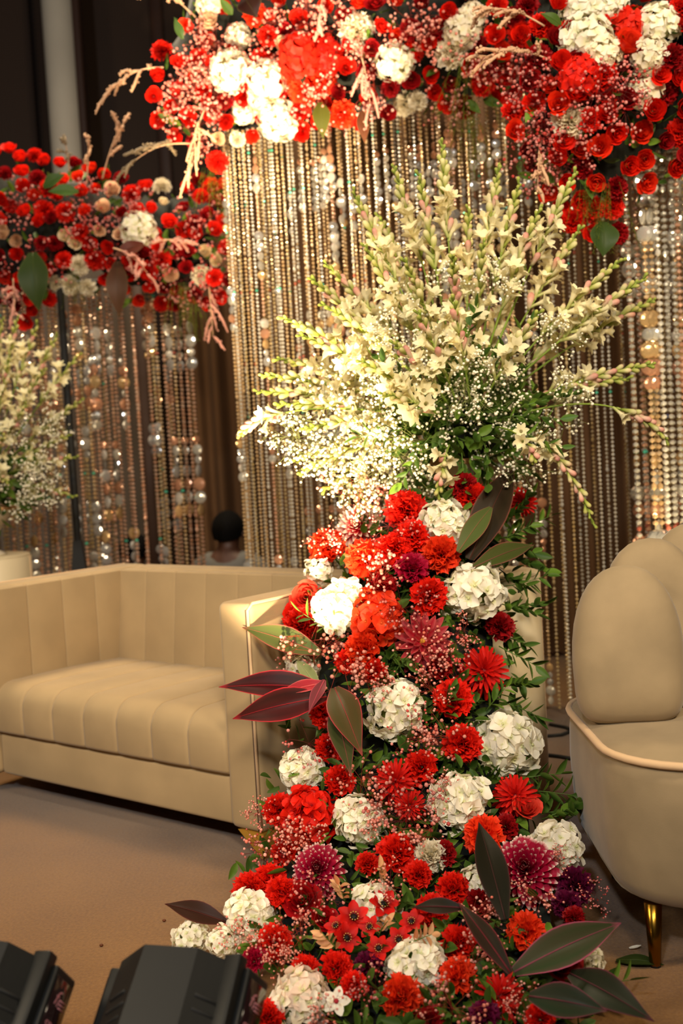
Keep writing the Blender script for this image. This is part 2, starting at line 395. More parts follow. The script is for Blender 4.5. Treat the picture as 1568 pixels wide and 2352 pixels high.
# --- leaves
def blade_leaf(name, base, tip, W, face, label, cmid, cedge, sag=.12, fold=.35, group='long cordyline leaves in the floral column', cat='leaf', twist=0., n=11, wp=None, streak=.14):
    """one long cordyline blade from base to tip, V-folded along its midrib, its rim tinted"""
    base, tip = Vector(base), Vector(tip); ax = tip-base; L = ax.length; X = ax.normalized()
    Z = Vector(face); Z = (Z - X*Z.dot(X)).normalized(); Y = Z.cross(X)
    rr = random.Random(int(L*1e5)); mb = MB(); vs = []; cs = []; ns = 9
    for i in range(n):
        t = i/(n-1); hw = W*.5*max(.015, ((.25+.75*sin(pi/2*min(1, t/.42))**1.1)*(1 if t < .42 else max(.01, cos(pi/2*(t-.42)/.58))**1.2) if wp is None else wp(t)))
        c = base+ax*t+Z*(sag*L*sin(pi*t)); tw = twist*t
        y2 = Y*cos(tw)+Z*sin(tw); z2 = Z*cos(tw)-Y*sin(tw)
        for j in range(ns):
            s = (-1, -.91, -.62, -.3, 0, .3, .62, .91, 1)[j]
            vs.append(c+y2*hw*s+z2*(fold*hw*abs(s)+.02*hw*sin(9*t+s*3)))
            e = max(0, (abs(s)-.88)/.12); k = .5+.5*sin(s*23+t*2+rr.random()*.3)
            cs.append(mixc(mixc(cmid, mixc(cmid, cedge, .35), streak*k), cedge, min(1, e*e*1.1+(.6*max(0, t-.9)/.1))))
    nfront = len(vs); fs = grid_faces(n, ns)
    mb.add([v-base for v in vs], fs, cs)
    mb.add([v-base-Z*.0015 for v in vs], [f[::-1] for f in fs], cs)
    rib = [base+ax*(i/(n-1))+Z*(sag*L*sin(pi*i/(n-1))+.0005)-base for i in range(n)]
    o = thing(name, label, cat, T(*base), group, mb.mesh(name, M_CORD))
    r2 = MB(); tube(r2, rib, [.0022*(1-.8*i/(n-1)) for i in range(n)], 4, mixc(cmid, cedge, .5)); obj('midrib', r2.mesh('midrib', M_CORD), o)
    return o
def leaf_mesh(k, L=.045, W=.02, c=None):
    rr = random.Random(600+k); mb = MB(); c = c or mixc(lin('#2f4f17'), lin('#5c7d24'), rr.random())
    petal(mb, Matrix(), L, W, W_LEAF, 6, 5, .35, rr.uniform(-.1, .2), rr.uniform(-.5, .4), lambda t, s: mixc(c, mixc(c, (0.25, .3, .08), .4), abs(s)*.5), rr=rr)
    return mb.mesh('leaf', M_LEAF)
LEAVES = [leaf_mesh(k) for k in range(5)]; LEAVES_B = [leaf_mesh(10+k, .09, .045, mixc(lin('#22400f'), lin('#46651a'), k/3)) for k in range(3)]
def sprig(loc, z, L, label, n=9, group='leafy green sprigs in the floral column', leaves=None, cat='foliage sprig'):
    leaves = leaves or LEAVES
    root = thing('leafy_sprig', label, cat, orient(loc, z, rnd.uniform(0, 6)), group)
    mb = MB(); pts = [Vector((0, 0, L*t)) + Vector((.02*L*sin(5*t), .15*L*t*t, 0)) for t in (0, .25, .5, .75, 1)]
    tube(mb, pts, [.0018, .0016, .0013, .001, .0007], 4); obj('stem', mb.mesh('stem', M_GREEN), root)
    for i in range(n):
        t = .15+.85*i/(n-1); p = Vector((.02*L*sin(5*t), .15*L*t*t, L*t)); az = i*pi+rnd.uniform(-.5, .5) if i < n-1 else 0
        d = Vector((cos(az)*1.0, sin(az)*1.0, .75 if i < n-1 else 4)).normalized()
        X = d; Z = Vector((0, 0, 1)) - X*X.z; Z = (Z + Vector((rnd.uniform(-.3, .3),)*3)); Z = (Z-X*Z.dot(X)).normalized(); Y = Z.cross(X)
        M = Matrix((X, Y, Z)).transposed().to_4x4(); M.translation = p
        obj('leaf', rnd.choice(leaves), root, M @ Matrix.Scale(rnd.uniform(.8, 1.3), 4))
    return root
# --- tuberose stems
def open_floret(k):
    rr = random.Random(700+k); mb = MB(); c0 = lin('#f0e6bc'); c1 = lin('#c8c880')
    tube(mb, [(0, 0, 0), (.002, 0, .012), (.005, 0, .024), (.008, 0, .031)], [.0032, .0036, .0048, .0075], 6, [lin('#b8c070'), c1, c0, c0], False)
    for i in range(6):
        petal(mb, T(.008, 0, .03) @ Rm(.25, 'Y') @ Rm(i*pi/3+rr.uniform(-.1, .1), 'Z') @ T(.005, 0, 0), .02, .0135, W_ROUND, 4, 3, .3, rr.uniform(.75, 1.25), rr.uniform(-.7, -.1), lambda t, s: c0, rr=rr)
    return mb.mesh('open_floret', M_PETAL)
def bud_mesh(name, L, r, cols):
    mb = MB(); lathe(mb, [(r*.3, 0), (r*.55, L*.2), (r*.8, L*.5), (r, L*.75), (r*.75, L*.92), (r*.15, L)], 6, cols); return mb.mesh(name, M_PETAL)
G1, G2 = lin('#a8b050'), lin('#7e8f36')
OPENF = [open_floret(k) for k in range(4)]
BUDS = [bud_mesh('bud', .032, .0062, [G2, lin('#90a03c'), lin('#b4b664'), lin('#d8d294'), lin('#e2d6a2'), lin('#dcc498')]), bud_mesh('bud', .03, .0055, [G2, G1, lin('#bcbc74'), lin('#dcd29c'), lin('#e0c49c'), lin('#d4a686')])]
BUDP = bud_mesh('bud', .028, .006, [G2, lin('#c8b890'), lin('#e6c0a8'), lin('#e0a894'), lin('#d89c8c'), lin('#c88478')])
TIPB = [bud_mesh('tip_bud', .019, .0042, [G2, G2, G1, lin('#c4c070'), lin('#ccc47c'), lin('#d8c88c')]), bud_mesh('tip_bud', .015, .0036, [G2, G2, G2, G1, G1, lin('#c8b070')])]
def tuberose(path, label, flowered=.34, dens=.85, open_frac=.36, pink=.15, group='tuberose stems in the large bouquet', joined=False, seed=0, s=1.0):
    """a flower stem along `path`; open florets low on the spike, buds above, small green buds at its tip"""
    rr = random.Random(800+seed); pts = [Vector(p) for p in path]; base = pts[0]
    # resample as a quadratic curve
    def at(t):
        if len(pts) == 2: return pts[0].lerp(pts[1], t)
        return pts[0]*(1-t)**2 + pts[1]*2*t*(1-t) + pts[2]*t*t
    N = 12; cur = [at(i/N)-base for i in range(N+1)]; L = sum((cur[i+1]-cur[i]).length for i in range(N))
    root = thing('tuberose_stem', label, 'tuberose', T(*base), group)
    mb = MB(); tube(mb, cur, [lerp(.0042, .0018, i/N)*s for i in range(N+1)], 6, [mixc(lin('#6f8a30'), lin('#98a848'), i/N) for i in range(N+1)])
    if joined: jb = MB()
    else: obj('stem', mb.mesh('stem', M_LEAF), root)
    fl = min(.85, flowered/L); n = max(10, int(fl*L/.0128*dens/s)); az = rr.uniform(0, 6)
    for i in range(n):
        q = i/(n-1); t = 1-fl+fl*q*.985; p = at(t)-base; d = (at(min(1, t+.02))-at(t-.02)).normalized()
        az += 2.4+rr.uniform(-.4, .4); a = d.orthogonal().normalized(); b = d.cross(a); side = a*cos(az)+b*sin(az)
        if q < open_frac*rr.uniform(.7, 1.2) and rr.random() < .8: me = rr.choice(OPENF); sp = .62; sc = rr.uniform(.8, 1.05)
        elif q < .72: me = BUDP if rr.random() < pink else rr.choice(BUDS); sp = .36; sc = rr.uniform(.9, 1.15)*(1.2-.35*q)
        else: me = TIPB[0] if q < .88 else TIPB[1]; sp = .4; sc = rr.uniform(.9, 1.3)*(1.5-.6*q)
        M = orient(p, d+side*sp, rr.uniform(0, 6), sc*s*1.55)
        if joined:
            cc = [c.color for c in me.color_attributes['Col'].data]; jb.add([v.co for v in me.vertices], [tuple(f.vertices) for f in me.polygons], [(c[0], c[1], c[2]) for c in cc], M)
        else: obj(me.name.split('.')[0], me, root, M)
    if joined:
        obj('stem', mb.mesh('stem', M_LEAF), root); obj('florets', jb.mesh('florets', M_PETAL), root)
    return root
# --- dried catkin twigs, hanging fern
def twig_thing(base, tip, label, n=7, group=None, col=None, droop=.5, r=.0055, seed=0):
    rr = random.Random(900+seed); base, tip = Vector(base), Vector(tip); ax = tip-base; L = ax.length
    root = thing('dried_branch', label, 'dried branch', T(*base), group)
    mb = MB(); at = lambda t: ax*t + Vector((0, 0, .18*L*sin(pi*t*.8)))
    tube(mb, [at(i/7) for i in range(8)], [lerp(.004, .0015, i/7) for i in range(8)], 5); obj('stem', mb.mesh('stem', M_TWIG), root)
    for i in range(n):
        t = .3+.7*i/(n-1); p = at(t); l = L*rr.uniform(.2, .38); d = (ax.normalized()*rr.uniform(.1, .8)+Vector((rr.uniform(-.5, .5), rr.uniform(-.5, .5), rr.uniform(-.2, .5)))).normalized()
        q = [p+d*l*u+Vector((0, 0, -droop*l*u*u*1.6)) + Vector((rr.uniform(-.004, .004),)*3) for u in (0, .25, .5, .75, 1)]
        m2 = MB(); tube(m2, q, [r*.4, r*1.0, r*.8, r, r*.5], 5)
        for u in range(14):
            k = rr.uniform(.15, 1); a = q[int(k*3.99)].lerp(q[int(k*3.99)+1], (k*3.99) % 1)
            blob(m2, a+Vector((rr.gauss(0, r*.7), rr.gauss(0, r*.7), rr.gauss(0, r*.7))), r*rr.uniform(.5, .9), (1, 1, 1), 4, 3)
        obj('catkin', m2.mesh('catkin', MATS[col] if col else M_TWIG), root)
    return root
mat('pink_catkin', lin('#c98d7c'), rough=.8, var=.15)
mat('grey_catkin', lin('#7c6a50'), rough=.8, var=.15)
def fern_mesh(k):
    rr = random.Random(950+k); mb = MB()
    for f in range(9):
        a = rr.uniform(0, 6.28); l = rr.uniform(.18, .32); o = Vector((cos(a), sin(a), 0))*rr.uniform(0, .05)
        pts = [o*(1+2.0*u)+Vector((0, 0, -l*u)) for u in (0, .33, .66, 1)]
        tube(mb, pts, .0007, 3, lin('#55661c'), False)
        for j in range(46):
            u = rr.uniform(.1, 1); p = o*(1+2.0*u)+Vector((0, 0, -l*u)); b = rr.uniform(0, 6.28); ll = rr.uniform(.015, .035)
            e = p+Vector((cos(b)*ll, sin(b)*ll, -ll*.6)); s = Vector((sin(b), -cos(b), 0))*.0012
            mb.add([p-s, p+s, e], [(0, 1, 2)], mixc(lin('#3f5216'), lin('#8a8f2c'), rr.random()))
    return mb.mesh('hanging_fern', M_LEAF)
FERN = [fern_mesh(k) for k in range(3)]
# ------------------------------------------------------------------ setting
def carpet():
    m = bpy.data.materials.new('carpet'); m.use_nodes = True; nt = m.node_tree; N = nt.nodes; L = nt.links; b = N['Principled BSDF']
    tc = N.new('ShaderNodeTexCoord'); n1 = N.new('ShaderNodeTexNoise'); n1.inputs['Scale'].default_value = 130; n1.inputs['Detail'].default_value = 6
    n2 = N.new('ShaderNodeTexNoise'); n2.inputs['Scale'].default_value = 2.2; n2.inputs['Detail'].default_value = 6
    L.new(tc.outputs['Object'], n1.inputs['Vector']); L.new(tc.outputs['Object'], n2.inputs['Vector'])
    r = N.new('ShaderNodeValToRGB'); r.color_ramp.elements[0].position = .3; r.color_ramp.elements[0].color = (*lin('#64421f'), 1)
    r.color_ramp.elements[1].position = .7; r.color_ramp.elements[1].color = (*lin('#876030'), 1)
    ad = N.new('ShaderNodeMath'); ad.operation = 'MULTIPLY_ADD'; ad.inputs[1].default_value = .55
    mu = N.new('ShaderNodeMath'); mu.operation = 'MULTIPLY'; mu.inputs[1].default_value = .45
    L.new(n2.outputs['Fac'], mu.inputs[0]); L.new(n1.outputs['Fac'], ad.inputs[0]); L.new(mu.outputs[0], ad.inputs[2])
    L.new(ad.outputs[0], r.inputs['Fac']); L.new(r.outputs['Color'], b.inputs['Base Color'])
    b.inputs['Roughness'].default_value = .95; b.inputs['Specular IOR Level'].default_value = .1; b.inputs['Sheen Weight'].default_value = .15
    bp = N.new('ShaderNodeBump'); bp.inputs['Strength'].default_value = .5; bp.inputs['Distance'].default_value = .004
    n3 = N.new('ShaderNodeTexNoise'); n3.inputs['Scale'].default_value = 420; L.new(tc.outputs['Object'], n3.inputs['Vector'])
    L.new(n3.outputs['Fac'], bp.inputs['Height']); L.new(bp.outputs[0], b.inputs['Normal']); return m
M_CARPET = carpet()
struct(rbox('floor', -4.5, 4.5, -1.5, 6.25, -.45, 0, 0, M_CARPET))
M_HALL = mat('hall_floor', lin('#4a3826'), rough=.5, mottle=(3, .2))
struct(rbox('floor', -7, 7, 6.25, 9.6, -.55, -.45, 0, M_HALL))
def perforated():
    m = bpy.data.materials.new('perforated_panel'); m.use_nodes = True; nt = m.node_tree; N = nt.nodes; L = nt.links; b = N['Principled BSDF']
    tc = N.new('ShaderNodeTexCoord'); sp = N.new('ShaderNodeSeparateXYZ'); L.new(tc.outputs['Object'], sp.inputs[0])
    def wave(sock):
        a = N.new('ShaderNodeMath'); a.operation = 'MULTIPLY'; a.inputs[1].default_value = 2*pi/.042; L.new(sock, a.inputs[0])
        c = N.new('ShaderNodeMath'); c.operation = 'SINE'; L.new(a.outputs[0], c.inputs[0]); return c.outputs[0]
    mu = N.new('ShaderNodeMath'); mu.operation = 'MULTIPLY'; L.new(wave(sp.outputs['X']), mu.inputs[0]); L.new(wave(sp.outputs['Z']), mu.inputs[1])
    gt = N.new('ShaderNodeMath'); gt.operation = 'GREATER_THAN'; gt.inputs[1].default_value = .45; L.new(mu.outputs[0], gt.inputs[0])
    mx = N.new('ShaderNodeMix'); mx.data_type = 'RGBA'; mx.inputs['A'].default_value = (*lin('#3c281a'), 1); mx.inputs['B'].default_value = (*lin('#0c0705'), 1)
    L.new(gt.outputs[0], mx.inputs['Factor']); L.new(mx.outputs['Result'], b.inputs['Base Color']); b.inputs['Roughness'].default_value = .8
    return m
M_PERF = perforated(); M_WALL = mat('hall_wall_brown', lin('#2c1d13'), rough=.8)
wall = struct(rbox('wall_back', -7, 7, 9.4, 9.6, -.45, 6.2, 0, M_WALL))
DW = 9.3
def wx(px, y=180): return P(px, y, DW).x
edges = [wx(-420), wx(80), wx(368), wx(660), wx(960), wx(1260), wx(1600)]
for a, b in zip(edges, edges[1:]):
    rbox('acoustic_panel', a+.02, b-.02, 9.33, 9.4, -.4, 6.1, .01, M_PERF, wall, 1)
M_POST = mat('brown_post', lin('#3a2114'), rough=.6)
for e in edges[2:]: struct(rbox('trim_1', e-.05, e+.05, 9.27, 9.34, -.45, 6.1, .008, M_POST, None, 1))
xa, xb = P(88, 60, 8.6).x, P(163, 60, 8.6).x
M_PILLAR = mat('pale_pillar', lin('#d8ccb8'), rough=.55, mottle=(1.5, .1))
mb = MB(); lathe(mb, [(.5*(xb-xa), -.45), (.5*(xb-xa), 6.1)], 24)
pil = obj('trim_2', mb.mesh('pillar', M_PILLAR), None, T((xa+xb)/2, 8.75, 0)); pil['kind'] = 'structure'
rbox('edge_strip', xb-(xa+xb)/2-.01, xb-(xa+xb)/2+.05, -.06, .06, -.45, 6.1, .01, M_POST, pil, 1)

# ------------------------------------------------------------------ brown drapes, grey board, posts behind the strands
def drape(x0, x1, D, z0, z1, label, pitch=.13, amp=.045, material=None):
    n = int((x1-x0)/pitch*10); mb = MB(); vs = []
    rr = random.Random(int(D*100))
    ph = 0; xs = []
    for i in range(n+1):
        x = lerp(x0, x1, i/n); ph += 2*pi/10*(1+.35*sin(x*5.1)); xs.append((x, amp*sin(ph)+.5*amp*sin(ph*.37+1)))
    for k in range(5):
        z = lerp(z0, z1, k/4)
        for x, dy in xs: vs.append((x, D+dy*(1.15-.3*k/4), z))
    mb.add(vs, grid_faces(5, len(xs)))
    o = tag(obj('drape', mb.mesh('drape', material or M_DRAPE)), label, 'curtain'); return o
drape(P(600, 1000, 5.85).x, P(1760, 1000, 5.85).x, 5.85, .0, 3.0, 'wide brown drape hanging behind the tall crystal bead curtain')
drape(P(432, 1000, 6.9).x, P(640, 1000, 6.9).x, 6.9, -.45, 2.65, 'golden brown curtain hanging in the gap behind the seated man', .16, .06)
drape(P(-120, 1000, 7.2).x, P(330, 1000, 7.2).x, 7.2, -.45, 2.5, 'pale grey drape behind the low left bead curtain', .22, .05, mat('grey_drape', lin('#5c5046'), rough=.9))
o = tag(rbox('dark_panel', P(322, 1000, 6.7).x, P(352, 1000, 6.7).x, 6.65, 6.72, -.45, 2.5, .01, M_POST, None, 1), 'narrow dark brown upright panel behind the left bead curtain', 'panel')
# black stand
bx = P(158, 1000, 5.35)
st = thing('light_stand', 'slim black stand standing behind the left tuberose bouquet', 'stand', T(bx.x, 5.38, 0))
mb = MB(); tube(mb, [(0, 0, .02), (0, 0, 2.12)], .018, 8); obj('pole', mb.mesh('pole', M_BLACK), st)
mb = MB(); vs = [(-.1, -.03, 0), (.1, -.03, 0), (.1, .03, 0), (-.1, .03, 0), (-.02, -.02, .8), (.02, -.02, .8), (.02, .02, .8), (-.02, .02, .8)]
mb.add(vs, [(0, 3, 2, 1), (4, 5, 6, 7), (0, 1, 5, 4), (1, 2, 6, 5), (2, 3, 7, 6), (3, 0, 4, 7)]); obj('base', mb.mesh('base', M_BLACK, False), st)

# ------------------------------------------------------------------ bead curtains
GOLD_B, PINK_B, SILV_B, CHAM_B = lin('#d6b07a'), lin('#d29a78'), lin('#ded8ca'), lin('#c4a870')
def bead(mb, z, r, h, col, n=8):
    ph = rnd.uniform(0, 1)
    vs = [(0, 0, z+h)]
    for q, k in ((.35, .95), (-.35, .95)):
        for i in range(n):
            a = 2*pi*(i+ph)/n; vs.append((r*k*cos(a), r*k*sin(a), z+h*q))
    vs.append((0, 0, z-h)); fs = []
    for i in range(n):
        j = (i+1) % n; fs += [(0, 1+i, 1+j), (1+i, 1+n+i, 1+n+j, 1+j), (1+n+i, 2*n+1, 1+n+j)]
    mb.add(vs, fs, col)
def disc(mb, z, r, th, yaw, col, n=12, tilt=0):
    lathe(mb, [(r*.2, -th), (r*.55, -th*.86), (r*.85, -th*.5), (r, 0), (r*.85, th*.5), (r*.55, th*.86), (r*.2, th)], n, col, T(0, 0, z) @ Rm(yaw, 'Z') @ Rm(pi/2+tilt, 'X'))
DISC_M = []
for c in (SILV_B, lin('#b8b4ae'), GOLD_B, PINK_B, SILV_B):
    mb = MB(); disc(mb, 0, 1, .34, 0, c); DISC_M.append(mb.mesh('mirror_disc', M_DISC, False))
def strand_meshes(kind, L, seed, rb, pitch, name):
    """a strand hanging from z = 0 to -L: bead mesh plus, for mirror strands, a mesh of its flat discs"""
    global rnd
    rr = random.Random(seed); keep = rnd; rnd = rr
    b = MB(); d = MB(); ds = []; tube(b, [(0, 0, 0), (0, 0, -L)], .0012, 3, CHAM_B)
    z = -pitch; base = rr.choice([GOLD_B, PINK_B, GOLD_B, SILV_B, CHAM_B])
    mode = 0; left = rr.randint(4, 20)
    while z > -L:
        if kind == 'disc':
            if left <= 0: mode = 1-mode; left = rr.randint(3, 7) if mode else rr.randint(8, 26)
            left -= 1
        if mode:
            r = rb*rr.choice([2.7, 2.7, 3.2, 2.1]); z -= r
            q = (z, r, rr.uniform(-1.1, 1.1), rr.randrange(5), rr.uniform(-.12, .12)); ds.append(q); disc(d, z, r, r*.34, q[2], (SILV_B, lin('#b8b4ae'), GOLD_B, PINK_B, SILV_B)[q[3]], tilt=q[4]); z -= r*1.05
        else:
            u = rr.random(); col = mixc(base, SILV_B, rr.random()*.35)
            if u < .007: col = lin('#5fd0b0')  # rare tinted beads: coloured sparkles of dispersion put into the bead colour
            elif u < .014: col = lin('#d0705c')
            elif u < .015: col = lin('#6a80e0')
            h = pitch*.5*(1.6 if rr.random() < .03 else 1)
            bead(b, z, rb*rr.uniform(.9, 1.08), h*.84, col); z -= 2*h
    rnd = keep
    me = b.mesh(name, M_BEAD, False)
    return me, (d.mesh('mirror_discs', M_DISC, False) if d.v else None), ds
def strand_set(L, seed, rb, pitch, nb, nd):
    return [strand_meshes('bead', L, seed+i, rb, pitch, 'bead_strand') for i in range(nb)] + [strand_meshes('disc', L, seed+50+i, rb, pitch, 'bead_strand') for i in range(nd)]
def curtain(label, rows, sets, ztop, pw, railD):
    """rows: (list of pixel x at mid height, depth function, disc probability)"""
    xs = [p for r in rows for p in r[0]]
    x0 = min(P(p, 800, rows[0][1](p)).x for p in xs); x1 = max(P(p, 800, rows[0][1](p)).x for p in xs)
    root = thing('bead_curtain', label, 'bead curtain', T(.5*(x0+x1), railD(.5*(min(xs)+max(xs))), ztop))
    inv = root.matrix_basis.inverted()
    mb = MB(); tube(mb, [inv @ Vector((P(p, 800, railD(p)).x, railD(p), ztop)) for p in (min(xs)-8, max(xs)+8)], .018, 8); obj('curtain_rail', mb.mesh('curtain_rail', M_BLACK), root)
    nb, nd = sets[1]; quota = 300
    for pxs, Df, pd in rows:
        for p in pxs:
            D = Df(p)+rnd.uniform(-.03, .03); q = P(p, 800, D)
            k = rnd.randrange(nb) if rnd.random() > pd else nb+rnd.randrange(nd)
            me, dm, ds = sets[0][k]
            o = obj('bead_strand', me, root, inv @ T(q.x, D, ztop) @ Rm(rnd.uniform(0, 6) if dm is None else rnd.uniform(-.3, .3), 'Z'))
            if dm and quota >= len(ds):
                quota -= len(ds)
                for z, r, yaw, c, tl in ds: obj('mirror_disc', DISC_M[c], o, T(0, 0, z) @ Rm(yaw, 'Z') @ Rm(tl, 'X') @ Matrix.Scale(r, 4))
            elif dm: obj('mirror_discs', dm, o, None, 'stuff')
    return root
def span(a, b, step, j=2.): 
    out = []; x = a
    while x <= b: out.append(x+rnd.uniform(-j, j)); x += step*rnd.uniform(.85, 1.15)
    return out
S_MAIN = (strand_set(2.58, 1000, .007, .0172, 4, 4), (4, 4)); S_LEFT = (strand_set(2.085, 1200, .0105, .021, 4, 4), (4, 4)); S_RIGHT = (strand_set(2.3, 1400, .0115, .024, 3, 3), (3, 3))
Dm = lambda p: 4.95-.4*(p-530)/700
curtain('tall dense gold crystal bead curtain behind the tuberose bouquet', [(span(536, 700, 11, 3), Dm, .3), (span(700, 1195, 17, 5), Dm, .45), (span(540, 1190, 22, 6), lambda p: Dm(p)+.16, .35)], S_MAIN, 2.63, None, Dm)
curtain('sparse bead strands in front of the brown drape, right of the ivory pedestal', [(span(1212, 1440, 30, 5), lambda p: 4.5, .25), (span(1225, 1440, 42, 6), lambda p: 4.62, .5)], S_MAIN, 2.63, None, lambda p: 4.5)
curtain('brightly lit large bead curtain behind the shell chair', [(span(1452, 1660, 17, 2), lambda p: 4.0, .35), (span(1450, 1660, 21, 2), lambda p: 4.12, .5), (span(1450, 1650, 26, 2), lambda p: 4.22, .5)], S_RIGHT, 2.4, None, lambda p: 4.0)
curtain('lower silver bead curtain hanging on the left side of the stage', [(span(-60, 250, 15, 3), lambda p: 5.65, .45), (span(258, 345, 27, 3), lambda p: 5.65, .5), (span(348, 448, 13, 2), lambda p: 5.65, .4), (span(-50, 440, 27, 5), lambda p: 5.8, .5)], S_LEFT, 2.1, None, lambda p: 5.65)
# tan frame post at the left edge of the tall curtain
fp = P(543, 800, 5.06)
tag(rbox('frame_post', fp.x-.012, fp.x+.012, 5.12, 5.15, 0, 2.66, .004, mat('tan_post', lin('#b08d64'), rough=.6), None, 1), 'thin tan upright post at the left edge of the tall bead curtain', 'post')

# ------------------------------------------------------------------ loveseat
TH, SW, SD, TA, SH, ZB, ZS, ZSB = .652, 1.40, .79, .13, .75, .075, .40, .228
sofa = thing('loveseat', 'cream velvet two seat sofa with square arms left of the floral column', 'sofa', T(-.279, 3.092, 0) @ Rm(-TH, 'Z'))
def arm(x0, x1, nm='armrest'):
    return rbox(nm, x0, x1, 0, SD, ZB, SH, .022, M_VELVET, sofa, 4)
ar = arm(-TA, 0); al = arm(-SW, -SW+TA)
rbox('back', -SW+TA, -TA, SD-.13, SD, ZB, SH, .022, M_VELVET, sofa, 4)
rbox('base', -SW+TA, -TA, .022, SD-.12, ZB, ZSB, .014, M_VELVET, sofa, 3)
def soft_channel(x0, wd):
    """a seat channel: rounded front edge, faint groove where it meets its neighbours"""
    y0, y1, z0, z1, r = .004, SD-.16, ZSB+.004, ZS+.008, .075
    prof = [(y0+.006, z0)] + [(y0, z0+.012)] + [(y0+r-r*cos(a), z1-r+r*sin(a)) for a in [pi/2*i/7 for i in range(8)]] + [(lerp(y0+r, y1, t), z1+.006*sin(pi*t)-.016*t) for t in (.2, .45, .7, .9, 1)] + [(y1, z0)]
    xs = [(0, .0045), (.006, .0018), (.016, 0), (.5*wd, -.0012), (wd-.016, 0), (wd-.006, .0018), (wd, .0045)]; mb = MB(); vs = []
    cy, cz = .3, .3
    for x, g in xs:
        for y, z in prof: vs.append((x0+x, y+(g if y < .1 else 0), z-(g if z > z1-.06 else 0)))
    n = len(prof); mb.add(vs, grid_faces(len(xs), n, True)+[tuple(range(n))[::-1], tuple((len(xs)-1)*n+i for i in range(n))])
    return obj('seat_channel', mb.mesh('seat_channel', M_VELVET), sofa)
nch = 7; cw = (SW-2*TA)/nch
for i in range(nch):
    x0 = -SW+TA+i*cw
    soft_channel(x0, cw)
    def tb(bm):
        for v in bm.verts:
            if v.co.z < .5: v.co.y -= .045
    rbox('back_channel', x0-.0003, x0+cw+.0003, SD-.165, SD-.1, ZS-.06, SH-.006, .007, M_VELVET, sofa, 3, None, tb)
for s, xr in ((al, 1), (ar, -1)):
    n = 4; y0 = .012; y1 = SD-.14
    for i in range(n):
        a, b = lerp(y0, y1, i/n), lerp(y0, y1, (i+1)/n)
        if xr > 0: rbox('arm_channel', -SW+TA-.01, -SW+TA+.014, a, b, ZSB+.02, SH-.006, .006, M_VELVET, sofa, 3)
        else: rbox('arm_channel', -TA-.016, -TA+.01, a+.02, b, ZSB+.02, SH-.012, .009, M_VELVET, sofa, 3)
M_SEAM = mat('seam', lin('#5a4430'), rough=.9)
for x in (-.006, -SW+.006):
    mb = MB(); tube(mb, [(x, -.001, ZB+.01), (x, -.001, SH-.02), (x, .02, SH-.002), (x, SD-.02, SH-.002)], .0045, 6); obj('piping', mb.mesh('piping', M_PIPE), sofa)
    mb = MB(); q = -.008 if x > -.1 else .008; tube(mb, [(x+q, 0, ZB+.01), (x+q, 0, SH-.02)], .003, 5); obj('seam', mb.mesh('seam', M_SEAM), sofa)
def foot(x, y, sx, sy):
    mb = MB(); pts = [(-.1*sx, 0, ZB), (0, 0, ZB), (-.002*sx, .004*sy, 0), (-.016*sx, .004*sy, 0), (0, .1*sy, ZB), (-.002*sx, .018*sy, 0)]
    vs = [(x+p[0], y+p[1], p[2]) for p in pts]
    mb.add(vs, [(0, 1, 2, 3), (1, 4, 5, 2), (0, 3, 5, 4), (0, 4, 1), (3, 2, 5)]); obj('foot', mb.mesh('foot', M_GOLD, False), sofa)
foot(-.002, .004, 1, 1); foot(-SW+.002, .004, -1, 1); foot(-.002, SD-.004, 1, -1); foot(-SW+.002, SD-.004, -1, -1)

# ------------------------------------------------------------------ shell-back chair
chair = thing('shell_chair', 'beige velvet armchair with scalloped shell back beside the floral column', 'armchair', T(.925, 2.60, 0))
def rrect(x0, x1, y0, y1, r, n=8):
    pts = []
    for cx, cy, a0 in ((x1-r, y1-r, 0), (x0+r, y1-r, pi/2), (x0+r, y0+r, pi), (x1-r, y0+r, 1.5*pi)):
        for i in range(n+1): a = a0+pi/2*i/n; pts.append((cx+r*cos(a), cy+r*sin(a)))
    return pts
RX0, RX1, RY0, RY1 = -.37, .37, -.37, .345
def seat_solid(name, levels, material):
    mb = MB(); vs = []; n = None
    for z, ins in levels:
        p = rrect(RX0+ins, RX1-ins, RY0+ins, RY1-ins, .20-min(.15, ins*.6)); n = len(p); vs += [(x, y, z) for x, y in p]
    fs = grid_faces(len(levels), n, True) + [tuple(range(n))[::-1], tuple((len(levels)-1)*n+i for i in range(n))]
    mb.add(vs, fs); return obj(name, mb.mesh(name, material), chair)
seat_solid('seat_base', [(.138, .1), (.141, .055), (.155, .025), (.19, .009), (.27, .002), (.36, -.002), (.43, 0.0), (.468, .004)], M_VELVET2)
seat_solid('seat_cushion', [(.462, .002), (.478, .008), (.488, .035), (.494, .09), (.497, .2)], M_VELVET2)
pp = rrect(RX0, RX1, RY0, RY1, .2); mb = MB(); tube(mb, [(x, y, .472) for x, y in pp+pp[:2]], .0088, 8); obj('piping', mb.mesh('piping', M_PIPE), chair)
